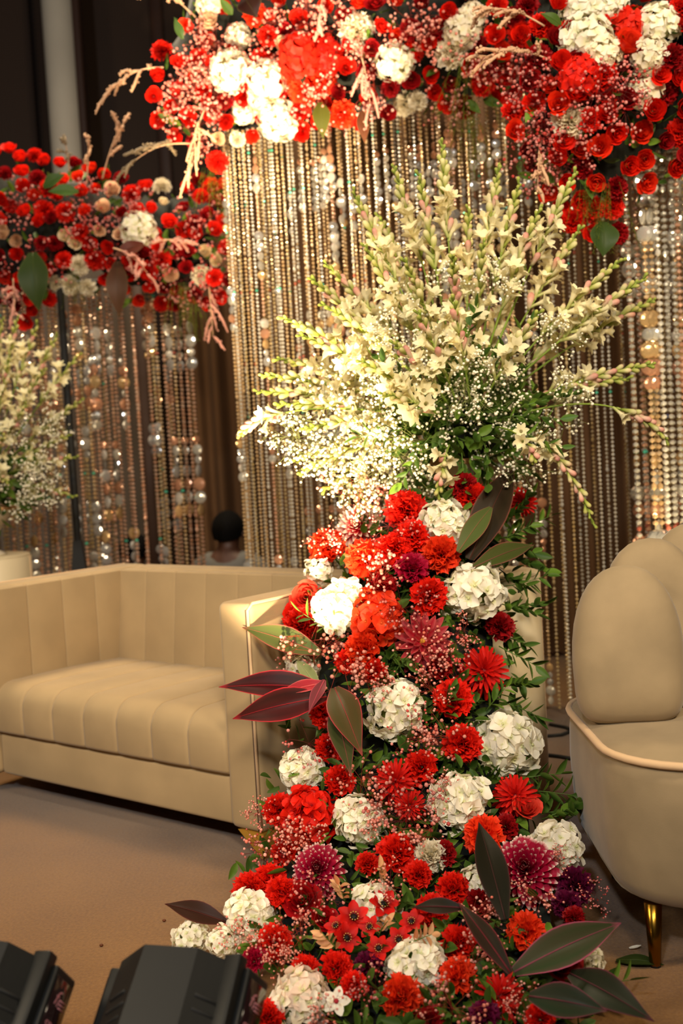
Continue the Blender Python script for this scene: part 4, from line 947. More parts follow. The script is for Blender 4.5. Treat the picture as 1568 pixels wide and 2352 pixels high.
# cordyline leaves: base px, tip px, depth pull toward the viewer at base / tip, width, colours
EDG = lin('#d0303a'); PKE = lin('#b85070'); DKL = lin('#1a1a10'); GRL = lin('#46542a'); BRN = lin('#3a2018'); DGN = lin('#1c2a18')
LV = [((735, 1500), (556, 1441), .02, .06, 62, GRL, lin('#a84a4a'), 'greyish green blade leaf crossing the sofa arm, uppermost at left', 0), ((745, 1580), (502, 1578), .06, .12, 70, lin('#220c0c'), EDG, 'dark blade leaf with red rim reaching furthest left over the sofa arm', .3),
 ((750, 1600), (534, 1651), .08, .14, 76, lin('#2c120e'), EDG, 'dark leaf with red streaks and rim, below the furthest left one', -.3), ((768, 1580), (832, 1736), .08, .14, 76, lin('#3c3a1c'), lin('#b03a44'), 'hanging olive leaf with red rim, upper of two', .2),
 ((770, 1625), (806, 1782), .06, .11, 60, lin('#363f20'), lin('#9a4048'), 'hanging olive leaf, lower of two', .1), ((745, 1568), (628, 1598), .11, .16, 36, lin('#a02430'), lin('#f07a74'), 'small curled bright red leaf over the dark red ones', .9), ((745, 1562), (708, 1640), .11, .15, 32, lin('#6a3034'), lin('#c05060'), 'small curled pinkish leaf hanging from the red leaf cluster', .8),
 ((1078, 1285), (1182, 1064), .03, .02, 84, lin('#221c10'), lin('#6a3a30'), 'big dark blade leaf rising beside the vase', .1), ((1052, 1268), (1134, 1158), .07, .08, 50, GRL, lin('#8a5040'), 'short green blade leaf in front of the big dark one', .1), ((1088, 1303), (1226, 1252), .05, .06, 52, lin('#3e4a20'), lin('#985050'), 'green blade leaf pointing right above the pedestal top', -.2),
 ((1160, 2112), (1099, 1888), .07, .1, 76, DKL, lin('#4a2a2a'), 'tall dark blade leaf standing left of the large dahlia', .1), ((1062, 2085), (948, 2084), .14, .1, 40, DKL, lin('#6a2430'), 'dark arching leaf, short outer piece over the red blooms', .2), ((1172, 2235), (1052, 2072), .1, .15, 52, lin('#1f1d12'), lin('#8a2a38'), 'dark arching leaf with red midrib in front of the gypsophila', .2),
 ((1180, 2233), (1426, 2120), .08, .16, 92, lin('#2e3c20'), PKE, 'broad green leaf with pink rim pointing at the chair leg', .25), ((1215, 2288), (1395, 2322), .1, .12, 80, DGN, lin('#803848'), 'broad dark green leaf lying at the bottom right', .1), ((1308, 2236), (1502, 2346), .05, .1, 82, lin('#1a2616'), lin('#703040'), 'long dark green leaf reaching the bottom right corner', .1),
 ((520, 2118), (378, 2076), .0, .02, 50, lin('#2e1a10'), lin('#5c2a24'), 'brown blade leaf over the carpet behind the nearer lamp', .0), ((735, 1588), (680, 1515), .05, .05, 34, lin('#7c8458'), lin('#a0a070'), 'pale green leaf tip between hydrangea and red leaves', .0)]
for b, t, db, dt, wpx, cm, ce, lb, tw in LV:
    pb, _ = surf(*b); pt, _ = surf(*t); pb = P(*b, pb.y-db); pt = P(*t, pt.y-dt)
    pb.z = max(pb.z, .03); pt.z = max(pt.z, .02)
    blade_leaf('cordyline_leaf', pb, pt, wpx/F_PX*pb.y, (CAM-pb).normalized()+Vector((0, 0, .35)), lb, cm, ce, .07, .25, twist=tw)
# leafy sprigs along the pedestal side and in gaps
SPG = [(1150, 1240, 1, .2), (1165, 1265, 1, -.1), (1175, 1285, 1, -.3), (1150, 1310, .7, -.6), (1165, 1350, 1, .1), (1150, 1390, 1, -.3), (1155, 1410, 1, .25), (1150, 1455, .8, -.6), (1150, 1490, .9, -.5), (1145, 1580, 1, .1), (1150, 1620, .9, -.35), (1140, 1640, .4, -.9), (1185, 1800, 1, .1),
 (1215, 1830, 1, -.1), (1250, 1880, 1, .1), (1060, 1290, -.2, .6), (885, 1500, .3, -.3), (1010, 1660, .3, .3), (760, 1460, -.5, .3), (1010, 1220, .2, 1), (1175, 1195, .8, .7), (1190, 1225, 1, .4), (1120, 1640, .6, .5), (930, 1520, -.3, -.5),
 (860, 1720, -.4, -.4), (1330, 2290, 1, .1), (1250, 1895, 1, .4), (720, 2150, .3, -.6), (1290, 1905, .8, .8), (1140, 1200, .5, 1)]
for i, (x, y, u, v) in enumerate(SPG):
    p, n_ = surf(x, y); p = p+Vector((0, .04, 0)); c = (CAM-p).normalized()
    where = 'at the cascade top beside the pedestal rim' if y < 1330 and x > 1100 else 'along the pedestal side' if y < 1680 and x > 1100 else 'low down beside the shell chair' if x > 1180 else 'between the blooms near the cascade centre' if y < 1750 else 'among the low blooms near the lamps'
    sprig(p, CR*u+CU*v+c*.35+Vector((0, 0, .1)), .105*rnd.uniform(.8, 1.2), 'leafy green sprig '+where, 9, 'green sprigs '+where)
PEACHL = [leaf_mesh(40+k, .026, .012, mixc(lin('#b8704c'), lin('#d8a074'), k/2)) for k in range(3)]
for x, y, u, v, lb in [(792, 2072, -.2, 1, 'peach coloured sprig left of the topmost starry red flower'), (882, 2035, 0, 1, 'peach coloured sprig rising above the starry red flowers'), (870, 2150, .3, .8, 'peach coloured sprig among the starry red flowers'), (775, 2180, -.6, .5, 'peach coloured sprig below the starry red flowers at left'), (940, 2165, .7, .3, 'peach coloured sprig right of the starry red flowers')]:
    p, n_ = surf(x, y); c = (CAM-p).normalized(); sprig(p+c*.03, CR*u+CU*v+c*.5, .055, lb, 9, 'peach sprigs by the starry flowers', PEACHL)
# gypsophila
GP = [(815, 1140, 120, 'lit pale pink gypsophila under the white baby breath'), (740, 1250, 80, 'lit pink gypsophila at the upper left edge'), (900, 1215, 80, 'pink gypsophila between the top red carnations'), (870, 1340, 110, 'pink gypsophila over the orange hydrangea'), (930, 1395, 90, 'pink gypsophila left of the red carnation by the large hydrangea'),
 (720, 1480, 120, 'pink gypsophila above the red-rimmed leaves, left'), (790, 1530, 120, 'pink gypsophila above the red-rimmed leaves, right'), (680, 1500, 80, 'leftmost pink gypsophila over the sofa arm'), (975, 1495, 100, 'pink gypsophila over the crimson dahlia'), (1040, 1510, 100, 'pink gypsophila left of the upper spider chrysanthemum'),
 (990, 1580, 80, 'pink gypsophila hanging left of the red carnation'), (850, 1575, 90, 'pink gypsophila above the white hydrangea in the middle'), (1020, 1690, 110, 'pink gypsophila right of the middle hydrangea'), (950, 1690, 90, 'pink gypsophila under the middle hydrangea'), (720, 1710, 100, 'pink gypsophila left of the hanging leaves'),
 (830, 1800, 110, 'pink gypsophila over the veiled hydrangea'), (930, 1860, 130, 'pink gypsophila in the centre of the lower cascade'), (860, 1850, 100, 'pink gypsophila right of the red hydrangea'), (640, 1930, 110, 'pink gypsophila by the gold sofa foot'), (605, 1960, 80, 'leftmost pink gypsophila by the gold sofa foot'), (700, 1920, 80, 'pink gypsophila under the red hydrangea'),
 (980, 1905, 100, 'pink gypsophila above the cream carnation'), (730, 2060, 90, 'pink gypsophila on the large red rose'), (680, 2150, 90, 'pink gypsophila behind the nearer lamp, right'), (590, 2160, 90, 'brightly lit gypsophila just above the nearer lamp'), (540, 2150, 70, 'gypsophila at the lamp rim, left'), (1090, 2110, 90, 'dusky gypsophila left of the pink-rimmed leaf'),
 (1090, 2190, 100, 'dusky gypsophila under the arching dark leaf'), (1040, 2310, 110, 'gypsophila at the bottom edge right of the big coral carnation'), (850, 2270, 90, 'gypsophila below the purple carnation'), (760, 2340, 90, 'gypsophila at the bottom edge beside the blush hydrangea'), (1230, 2060, 80, 'dusky gypsophila under the large dahlia'), (1290, 1985, 60, 'small gypsophila on the hydrangea at the chair'),
 (1360, 2060, 60, 'small gypsophila at the chair base'), (600, 1870, 60, 'thin gypsophila against the sofa arm'), (900, 2030, 80, 'gypsophila above the starry flowers'), (1060, 1450, 60, 'pink gypsophila under the large hydrangea near the pedestal'), (1010, 1820, 70, 'pink gypsophila on the lower middle hydrangea'), (1200, 2300, 70, 'gypsophila between the bottom dark leaves'), (640, 2220, 70, 'gypsophila right of the lamp')]
for x, y, d, lb in GP:
    p, n_ = surf(x, y); z = face(p, n_, .5, .3); q = p-(p-CAM).normalized()*.045
    gyp(q+z*.01, z, d/F_PX*p.y*1.35, 'crimson' if (x*7+y) % 3 == 0 else 'pink', lb, 'pink gypsophila in the floral column')

# ------------------------------------------------------------------ tuberose bouquets
def clock(tips, c):
    """tips sorted clockwise from straight down on the left"""
    return sorted(range(len(tips)), key=lambda i: (math.atan2(tips[i][0]-c[0], tips[i][1]-c[1]) + 0) * -1 % (2*pi))
ORD = 'first second third fourth fifth sixth seventh eighth ninth tenth eleventh twelfth thirteenth fourteenth fifteenth sixteenth seventeenth eighteenth nineteenth twentieth'.split()
BC = P(1065, 975, 3.42)
TIPS = [(1015, 328, 3.4), (905, 385, 3.45), (962, 402, 3.35), (812, 442, 3.4), (1145, 385, 3.5), (1192, 422, 3.4), (1075, 480, 3.5), (1320, 398, 3.35), (1238, 482, 3.3), (1332, 525, 3.45), (1425, 598, 3.3), (1478, 640, 3.35), (1500, 690, 3.5), (1495, 838, 3.35),
 (838, 565, 3.3), (716, 642, 3.35), (748, 608, 3.5), (650, 730, 3.25), (603, 862, 3.3), (640, 825, 3.45), (690, 1085, 3.2), (672, 1060, 3.35), (745, 1125, 3.3), (700, 985, 3.15), (870, 498, 3.55), (1110, 560, 3.25), (1040, 590, 3.1), (930, 600, 3.15), (1200, 620, 3.5), (1390, 700, 3.5), (1440, 870, 3.5), (590, 900, 3.55),
 (690, 770, 3.15), (740, 700, 3.2), (640, 930, 3.2)]
order = clock(TIPS, (1065, 975)); rank = {k: i for i, k in enumerate(order)}
for i, (x, y, D) in enumerate(TIPS):
    tip = P(x, y, D); dirv = (tip-BC).normalized(); base = BC+dirv*.09
    mid = base.lerp(tip, .55)+Vector((0, 0, .04))+Vector((rnd.gauss(0, .012), rnd.gauss(0, .012), 0))
    r = rank[i]; lab = 'cream tuberose stem, %s clockwise from the lowest left one in the large bouquet' % (ORD[r] if r < 20 else 'twenty-'+ORD[r-20] if r < 29 else 'thirt'+('ieth' if r == 29 else 'y-'+ORD[r-30]))
    tuberose([base, mid, tip], lab, .34, 1.0, .45, .15 if x < 1300 else .35, seed=i, s=1.0)
BENT = [((1180, 955), (1420, 880), (1530, 1010), 3.3, 'drooping tuberose stem bending down at the far right'), ((1180, 985), (1300, 1020), (1362, 1205), 3.15, 'long green tuberose stem hanging down right of the vase'), ((980, 960), (640, 900), (553, 1000), 3.2, 'tuberose stem curving down to the far left'),
 ((1040, 1010), (1020, 1030), (1005, 1135), 3.05, 'tuberose stem hanging down in front of the vase'), ((1120, 980), (1210, 980), (1225, 1055), 3.0, 'pink-budded tuberose stem hanging right of the vase rim')]
for i, (a, b, c, D, lb) in enumerate(BENT): tuberose([P(*a, 3.3), P(*b, D), P(*c, D)], lb, [.22, .3, .22, .2, .16][i], .9, [.15, .2, .3, .4, .5][i], .5, seed=60+i, s=.85)
FRT = [((1030, 930), (905, 790), 2.95, 'tuberose stem leaning left toward the viewer, pink buds'), ((1080, 930), (1040, 690), 2.95, 'tuberose stem standing upright in the middle front'), ((1100, 940), (1235, 720), 2.95, 'tuberose stem leaning right in the front'), ((1020, 960), (880, 905), 2.9, 'short pink-budded tuberose in the front left'),
 ((1010, 950), (830, 830), 2.95, 'tuberose stem in the front, low left'), ((1050, 930), (960, 720), 2.95, 'tuberose stem in the front, up left')]
for i, (a, b, D, lb) in enumerate(FRT):
    A = P(*a, 3.22); B = P(*b, D+.12); tuberose([A, A.lerp(B, .5)+Vector((0, -.03, .02)), B], lb, .24, 1.0, .55, .4, seed=80+i, s=1.0)
# bouquet heart: foam ball, leaves, sprigs, baby breath
mb = MB(); blob(mb, (0, 0, 0), .125, (1, 1, 1), 14, 10, .8); tag(obj('floral_foam', mb.mesh('floral_foam', M_FOAM), None, T(BC.x, BC.y, BC.z-.02)), 'dark foam ball inside the large tuberose bouquet', 'foam')
mb = MB()
for i in range(620):
    d = Vector((rnd.gauss(0, 1), rnd.gauss(-.35, .9), rnd.gauss(.05, .8))).normalized(); p = BC+d*rnd.uniform(.1, .24); me = rnd.choice(LEAVES); cc = me.color_attributes['Col'].data
    M = orient(p, d+Vector((rnd.gauss(0, .5), rnd.gauss(0, .5), rnd.gauss(0, .5))), rnd.uniform(0, 6), rnd.uniform(.9, 1.7)) @ Rm(-pi/2+.5, 'Y')
    mb.add([v.co for v in me.vertices], [tuple(f.vertices) for f in me.polygons], [c.color[:3] for c in cc], M)
tag(obj('leaf_cover', mb.mesh('leaf_cover', M_LEAF)), 'green leaves filling the heart of the large tuberose bouquet', 'foliage', None, 'stuff')
for i, (x, y, u, v) in enumerate([(1150, 960, 1, .1), (1180, 940, 1, .4), (1160, 990, 1, -.2), (960, 900, -.6, .6), (1060, 840, .1, 1), (1130, 850, .5, .8), (990, 1000, -.5, -.6), (1110, 1010, .2, -1), (1060, 1040, 0, -1), (940, 980, -1, -.2)]):
    p = P(x, y, 3.2); sprig(p, CR*u+CU*v-Vector((0, .3, 0)), .17, 'dark green sprig in the heart of the large bouquet', 9, 'green sprigs in the large bouquet')
WG = [(700, 960, 150, 'left'), (760, 1010, 150, 'left'), (820, 1060, 150, 'left'), (770, 900, 140, 'left'), (880, 1110, 150, 'bottom'), (940, 1080, 140, 'bottom'), (840, 980, 140, 'left'), (900, 1030, 130, 'bottom'), (960, 1010, 120, 'bottom'), (700, 1040, 120, 'left'), (800, 1120, 120, 'bottom'), (870, 930, 120, 'heart'), (930, 860, 120, 'heart'),
 (990, 820, 120, 'heart'), (1060, 880, 130, 'heart'), (1110, 890, 120, 'heart'), (1030, 930, 110, 'heart'), (1150, 850, 110, 'heart'), (1110, 940, 110, 'heart'), (1160, 1060, 120, 'right'), (1210, 1090, 110, 'right'), (1310, 930, 120, 'right'), (1270, 760, 110, 'right'), (900, 740, 110, 'top'), (1000, 650, 110, 'top'), (1130, 640, 110, 'top'), (940, 1130, 110, 'bottom'),
 (760, 1080, 130, 'left'), (850, 870, 120, 'heart'), (1180, 920, 110, 'right'), (1140, 1000, 110, 'right'), (650, 1000, 110, 'left'), (1090, 830, 100, 'heart'), (1240, 1000, 90, 'right')]
cnt = {}
for x, y, d, wz in WG:
    D = 3.16 if wz in ('heart',) else 3.22; p = P(x, y, D+rnd.uniform(-.06, .08)); z = (p-BC).normalized()+(CAM-p).normalized()*.4; cnt[wz] = cnt.get(wz, 0)+1
    gyp(p, z, d/F_PX*D*1.3, 'white', 'white baby breath spray in the large bouquet, %s side, number %s in from its edge' % (wz, ORD[cnt[wz]-1]) if 0 else 'white baby breath spray in the %s of the large tuberose bouquet' % wz, 'white baby breath in the %s of the large bouquet' % wz)
# small left bouquet
LC = Vector((LP.x+.04, 5.12, 1.12))
LT = [(40, 730, 'tallest tuberose stem of the small left bouquet'), (85, 745, 'second tallest tuberose stem of the small left bouquet'), (130, 770, 'tuberose stem leaning right at the top of the small left bouquet'), (180, 815, 'tuberose stem leaning right in the upper small left bouquet'), (185, 920, 'tuberose stem reaching far right in the small left bouquet'), (160, 1000, 'short tuberose in the lower right of the small left bouquet'),
 (175, 1050, 'brownish tuberose at the right of the small left bouquet'), (170, 1140, 'drooping tuberose at the bottom of the small left bouquet'), (5, 735, 'tuberose stem cut by the left frame edge'), (60, 930, 'lit front tuberose in the small left bouquet'), (100, 850, 'cream tuberose in the middle of the small left bouquet'), (20, 830, 'cream tuberose at the left frame edge, upper'), (10, 1000, 'peach tuberose at the left frame edge, middle'), (15, 1105, 'peach tuberose at the left frame edge, lower')]
for i, (x, y, lb) in enumerate(LT):
    tip = P(x, y, 5.05-.25*(i > 8)); d = (tip-LC).normalized(); base = LC+d*.06
    tuberose([base, base.lerp(tip, .5)+Vector((0, 0, .03)), tip], lb, .32, .75, .5, .3, 'tuberose stems in the small left bouquet', True, 120+i, 1.05)
mb = MB(); blob(mb, (0, 0, 0), .12, (1, 1, 1), 12, 8); tag(obj('floral_foam', mb.mesh('floral_foam', M_FOAM), None, T(*LC)), 'dark foam ball inside the small left bouquet', 'foam')
mb = MB()
for i in range(260):
    d = Vector((rnd.gauss(0, 1), rnd.gauss(-.35, .9), rnd.gauss(-.1, .8))).normalized(); p = LC+d*rnd.uniform(.1, .24); me = rnd.choice(LEAVES); cc = me.color_attributes['Col'].data
    M = orient(p, d+Vector((rnd.gauss(0, .5), rnd.gauss(0, .5), rnd.gauss(0, .5))), rnd.uniform(0, 6), 1.6) @ Rm(-pi/2+.5, 'Y')
    mb.add([v.co for v in me.vertices], [tuple(f.vertices) for f in me.polygons], [c.color[:3] for c in cc], M)
tag(obj('leaf_cover', mb.mesh('leaf_cover', M_LEAF)), 'green leaves filling the small left bouquet', 'foliage', None, 'stuff')
for i, (x, y) in enumerate([(100, 1050), (60, 1100), (110, 1110), (40, 980), (120, 960), (70, 1150)]):
    p = P(x, y, 4.95); gyp(p, (p-LC).normalized()+Vector((0, -.5, 0)), .22, 'white', 'white baby breath spray in the small left bouquet', 'white baby breath in the small left bouquet')

# ------------------------------------------------------------------ garlands over the curtains
def inside(x, y, poly):
    r = False; n = len(poly)
    for i in range(n):
        (x1, y1), (x2, y2) = poly[i], poly[(i+1) % n]
        if (y1 > y) != (y2 > y) and x < (x2-x1)*(y-y1)/(y2-y1)+x1: r = not r
    return r
class Garland:
    """flowers set on a rounded bank; labels are worded from where each bloom really sits"""
    def __init__(s, name, poly, Df, bulge, zones):
        s.name, s.poly, s.Df, s.bulge, s.zones = name, poly, Df, bulge, zones; s.items = []; s.pts = []
        s.x0, s.x1 = min(p[0] for p in poly), max(p[0] for p in poly); s.y0, s.y1 = min(p[1] for p in poly), max(p[1] for p in poly)
    def ext(s, x):
        ys = [y for y in range(int(s.y0), int(s.y1)+1, 8) if inside(x, y, s.poly)]
        return (min(ys), max(ys)) if ys else (s.y0, s.y1)
    def at(s, x, y):
        a, b = s.ext(x); v = max(-1, min(1, (y-(a+b)/2)/max(30, (b-a)/2)))
        D = s.Df(x)-s.bulge*(1-v*v)+rnd.uniform(-.04, .04); p = P(x, y, D)
        n = Vector((rnd.gauss(0, .25), -1, -v*.9+rnd.gauss(0, .25)+.1)).normalized(); return p, n, v
    def put(s, x, y, kind, col, diam):
        s.pts.append((x, y)); s.items.append((x, y, kind, col, diam))
    def fill(s, step, choose):
        n = 0
        for _ in range(6000):
            x, y = rnd.uniform(s.x0, s.x1), rnd.uniform(s.y0, s.y1)
            if not inside(x, y, s.poly) or y < -35 or x < -35 or x > 1600: continue
            if any((x-u)**2+(y-v)**2 < step*step for u, v in s.pts): continue
            s.put(x, y, *choose(x, y)); n += 1
    def build(s):
        cells = {}
        for it in s.items:
            x, y, kind, col, d = it; a, b = s.ext(x); t = (x-s.x0)/(s.x1-s.x0+1); zc = s.zones[min(len(s.zones)-1, int(t*len(s.zones)))]
            zr = 'upper' if y < a+(b-a)*.34 else 'lower' if y > a+(b-a)*.67 else 'mid-height'
            cells.setdefault((zc, zr, kind, col), []).append(it)
        for (zc, zr, kind, col), its in cells.items():
            its.sort(key=lambda q: q[0]); N = len(its)
            for i, (x, y, k, c, d) in enumerate(its):
                p, n, v = s.at(x, y); cn = {'rose': c+' rose', 'carnation': c+' carnation', 'hydrangea': c+' hydrangea'}[k]
                pre = cn if N == 1 else 'leftmost '+cn if i == 0 else 'rightmost '+cn if i == N-1 else '%s %s from left' % (ORD[min(i, 19)], cn)
                lb = '%s in the %s %s of %s' % (pre, zr, zc, s.name); z = n+Vector((0, -.3, 0))
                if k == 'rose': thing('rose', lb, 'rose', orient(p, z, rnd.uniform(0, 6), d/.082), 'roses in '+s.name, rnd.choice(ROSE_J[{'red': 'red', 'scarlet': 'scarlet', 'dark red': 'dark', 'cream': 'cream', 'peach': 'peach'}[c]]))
                elif k == 'carnation': thing('carnation', lb, 'carnation', orient(p, z, rnd.uniform(0, 6), d/.072), 'carnations in '+s.name, rnd.choice(CARN[{'red': 'red', 'coral': 'orange', 'dark red': 'dark', 'cream': 'cream'}[c]]))
                else: thing('hydrangea_head', lb, 'hydrangea', orient(p, z, rnd.uniform(0, 6), d/.15), 'hydrangeas in '+s.name, rnd.choice(HYD_J['white' if c == 'white' else 'red']))
    def bank(s, label):
        mb = MB(); vs = []; N = 40; K = 9; rows = 0
        for i in range(N+1):
            x = lerp(s.x0+60, s.x1-45, i/N); a, b = s.ext(x)
            if b-a < 16: continue
            rows += 1
            for k in range(K):
                v = -1+2*k/(K-1); y = (a+b)/2+v*(b-a)/2*.74; D = s.Df(x)-s.bulge*(1-v*v)+.075
                vs.append(P(x, y, D)+Vector((rnd.gauss(0, .01), rnd.gauss(0, .01), rnd.gauss(0, .01))))
            for k in range(K): 
                v = 1-2*k/(K-1); vs.append(P(x, (a+b)/2+v*(b-a)/2*.7, s.Df(x)+.1))
        mb.add(vs, grid_faces(rows, 2*K, True)); tag(obj('floral_foam', mb.mesh('floral_foam', M_FOAM)), label, 'foam')
    def leaves(s, n, label):
        mb = MB()
        for i in range(n):
            while True:
                x, y = rnd.uniform(s.x0, s.x1), rnd.uniform(s.y0, s.y1)
                if inside(x, y, s.poly): break
            p, nn, v = s.at(x, y); p = p+Vector((0, .05, 0)); me = rnd.choice(LEAVES); cc = me.color_attributes['Col'].data
            M = orient(p, nn+Vector((rnd.gauss(0, .8), 0, rnd.gauss(0, .8))), rnd.uniform(0, 6), rnd.uniform(1.2, 2)) @ Rm(-pi/2+.5, 'Y')
            mb.add([v.co for v in me.vertices], [tuple(f.vertices) for f in me.polygons], [c.color[:3] for c in cc], M)
        tag(obj('leaf_cover', mb.mesh('leaf_cover', M_LEAF)), label, 'foliage', None, 'stuff')
    def gyps(s, lst, size, kind):
        for x, y in lst:
            p, n, v = s.at(x, y); p = p-(p-CAM).normalized()*.04; t = (x-s.x0)/(s.x1-s.x0+1); zc = s.zones[min(len(s.zones)-1, int(t*len(s.zones)))]
            gyp(p, n+Vector((rnd.gauss(0, .3), -.2, rnd.gauss(0, .3))), size, kind, '%s gypsophila spray in the %s of %s' % ('dark red' if kind == 'crimson' else 'pink', zc, s.name), 'gypsophila in the %s of %s' % (zc, s.name))
def pick(opts):
    def f(x, y):
        r = rnd.random(); a = 0
        for wgt, k, c, d0, d1 in opts:
            a += wgt
            if r <= a: return k, c, rnd.uniform(d0, d1)
        return opts[0][1], opts[0][2], opts[0][3]
    return f
REDMIX = [(.42, 'rose', 'red', .075, .095), (.16, 'rose', 'scarlet', .07, .09), (.12, 'rose', 'dark red', .07, .09), (.2, 'carnation', 'red', .08, .1), (.1, 'carnation', 'dark red', .07, .09)]
# left garland
gl = Garland('the low left garland', [(-60, 370), (20, 350), (70, 345), (130, 375), (220, 385), (300, 420), (400, 420), (450, 410), (520, 430), (528, 560), (525, 640), (500, 700), (420, 700), (330, 705), (250, 660), (150, 670), (100, 690), (60, 740), (30, 700), (-60, 720)], lambda x: 5.42, .14, ('left end', 'left part', 'right part', 'right end'))
for x, y, c, k, d in [(262, 442, 'peach', 'rose', .09), (238, 483, 'peach', 'rose', .09), (318, 528, 'white', 'hydrangea', .19), (155, 545, 'cream', 'rose', .085), (176, 562, 'cream', 'rose', .08), (15, 537, 'peach', 'rose', .09), (40, 553, 'peach', 'rose', .08), (182, 610, 'cream', 'carnation', .1), (160, 655, 'cream', 'carnation', .1), (200, 660, 'cream', 'carnation', .09),
     (472, 578, 'cream', 'rose', .08), (500, 598, 'cream', 'rose', .08), (462, 632, 'cream', 'carnation', .1), (372, 428, 'cream', 'carnation', .09), (275, 542, 'peach', 'rose', .07), (392, 628, 'peach', 'rose', .1), (228, 530, 'peach', 'rose', .07), (130, 650, 'cream', 'carnation', .08), (375, 470, 'cream', 'rose', .06)]: gl.put(x, y, k, c, d)
gl.fill(30, pick(REDMIX)); gl.bank('dark foam bar under the low left garland'); gl.leaves(130, 'dark leaves between the blooms of the low left garland'); gl.build()
gl.gyps([(200, 470), (250, 560), (300, 470), (190, 510), (460, 480), (480, 540), (420, 650), (40, 470), (350, 600), (100, 600), (500, 660), (10, 640)], .24, 'crimson')
# centre garland
gc = Garland('the high central garland', [(440, -120), (430, 10), (395, 90), (345, 150), (340, 260), (400, 320), (450, 345), (495, 395), (540, 335), (600, 305), (660, 318), (720, 290), (830, 300), (900, 262), (1000, 255), (1060, 265), (1150, 240), (1230, 200), (1300, 150), (1300, -120)], lambda x: 4.8-.42*(x-530)/700, .18, ('left end', 'left part', 'middle', 'right part', 'right end'))
for x, y, c, k, d in [(530, 165, 'white', 'hydrangea', .19), (612, 185, 'white', 'hydrangea', .18), (560, 258, 'white', 'hydrangea', .11), (640, 275, 'white', 'hydrangea', .19), (548, 85, 'white', 'hydrangea', .12), (600, 225, 'white', 'hydrangea', .13), (655, 115, 'peach', 'rose', .1), (480, 60, 'peach', 'rose', .1), (820, 72, 'cream', 'carnation', .15), (905, 145, 'white', 'hydrangea', .17), (928, 240, 'cream', 'carnation', .1), (960, 232, 'cream', 'carnation', .08),
     (1060, 70, 'white', 'hydrangea', .16), (1038, 122, 'cream', 'carnation', .13), (1085, 40, 'white', 'hydrangea', .12), (480, 12, 'white', 'hydrangea', .12), (700, 205, 'coral', 'carnation', .13), (742, 190, 'coral', 'carnation', .12), (785, 262, 'coral', 'carnation', .12), (585, 35, 'coral', 'carnation', .1), (690, 130, 'red', 'hydrangea', .2), (640, 170, 'coral', 'carnation', .12), (745, 130, 'red', 'hydrangea', .17), (545, 320, 'cream', 'carnation', .07), (500, 318, 'peach', 'rose', .07)]: gc.put(x, y, k, c, d)
gc.fill(38, pick(REDMIX)); gc.bank('dark foam bar under the high central garland'); gc.leaves(200, 'dark leaves between the blooms of the high central garland'); gc.build()
gc.gyps([(450, 100), (440, 150), (420, 210), (480, 200), (520, 240), (700, 40), (660, 60), (620, 90), (770, 70), (750, 240), (690, 240), (400, 250), (430, 300), (850, 200), (1000, 80), (950, 50), (1110, 120), (1010, 220), (870, 110), (1150, 180), (580, 130), (500, 110)], .24, 'pink')
# right cluster
gr = Garland('the right hand garland', [(1190, -120), (1180, 60), (1225, 150), (1180, 230), (1165, 300), (1200, 370), (1225, 420), (1280, 465), (1330, 530), (1420, 560), (1430, 500), (1400, 430), (1450, 440), (1500, 430), (1568, 400), (1650, 390), (1650, -120)], lambda x: 3.95-.1*(x-1170)/400, .18, ('left part', 'middle', 'right part'))
for x, y, c, k, d in [(1350, 30, 'white', 'hydrangea', .21), (1345, 92, 'white', 'hydrangea', .2), (1385, 125, 'white', 'hydrangea', .14), (1512, 60, 'white', 'hydrangea', .16), (1492, 128, 'white', 'hydrangea', .14), (1480, 205, 'white', 'hydrangea', .15), (1310, 278, 'cream', 'carnation', .13), (1405, 18, 'white', 'hydrangea', .13), (1500, 255, 'red', 'rose', .1), (1395, 265, 'red', 'rose', .09), (1412, 302, 'red', 'rose', .09), (1465, 308, 'scarlet', 'rose', .09), (1380, 340, 'scarlet', 'rose', .09),
     (1480, 365, 'scarlet', 'rose', .09), (1480, 415, 'scarlet', 'rose', .085), (1440, 380, 'red', 'rose', .085), (1370, 412, 'scarlet', 'rose', .085), (1280, 242, 'scarlet', 'rose', .09), (1178, 305, 'scarlet', 'rose', .08), (1437, 118, 'scarlet', 'rose', .12), (1545, 380, 'red', 'rose', .09), (1445, 60, 'red', 'hydrangea', .14), (1330, 180, 'red', 'hydrangea', .16)]: gr.put(x, y, k, c, d)
gr.fill(42, pick(REDMIX)); gr.bank('dark foam cone under the right hand garland'); gr.leaves(150, 'dark leaves between the blooms of the right hand garland'); gr.build()
gr.gyps([(1230, 250), (1250, 300), (1280, 340), (1240, 380), (1300, 370), (1400, 210), (1420, 240), (1200, 180), (1260, 190), (1460, 170), (1360, 230), (1220, 320)], .2, 'crimson')
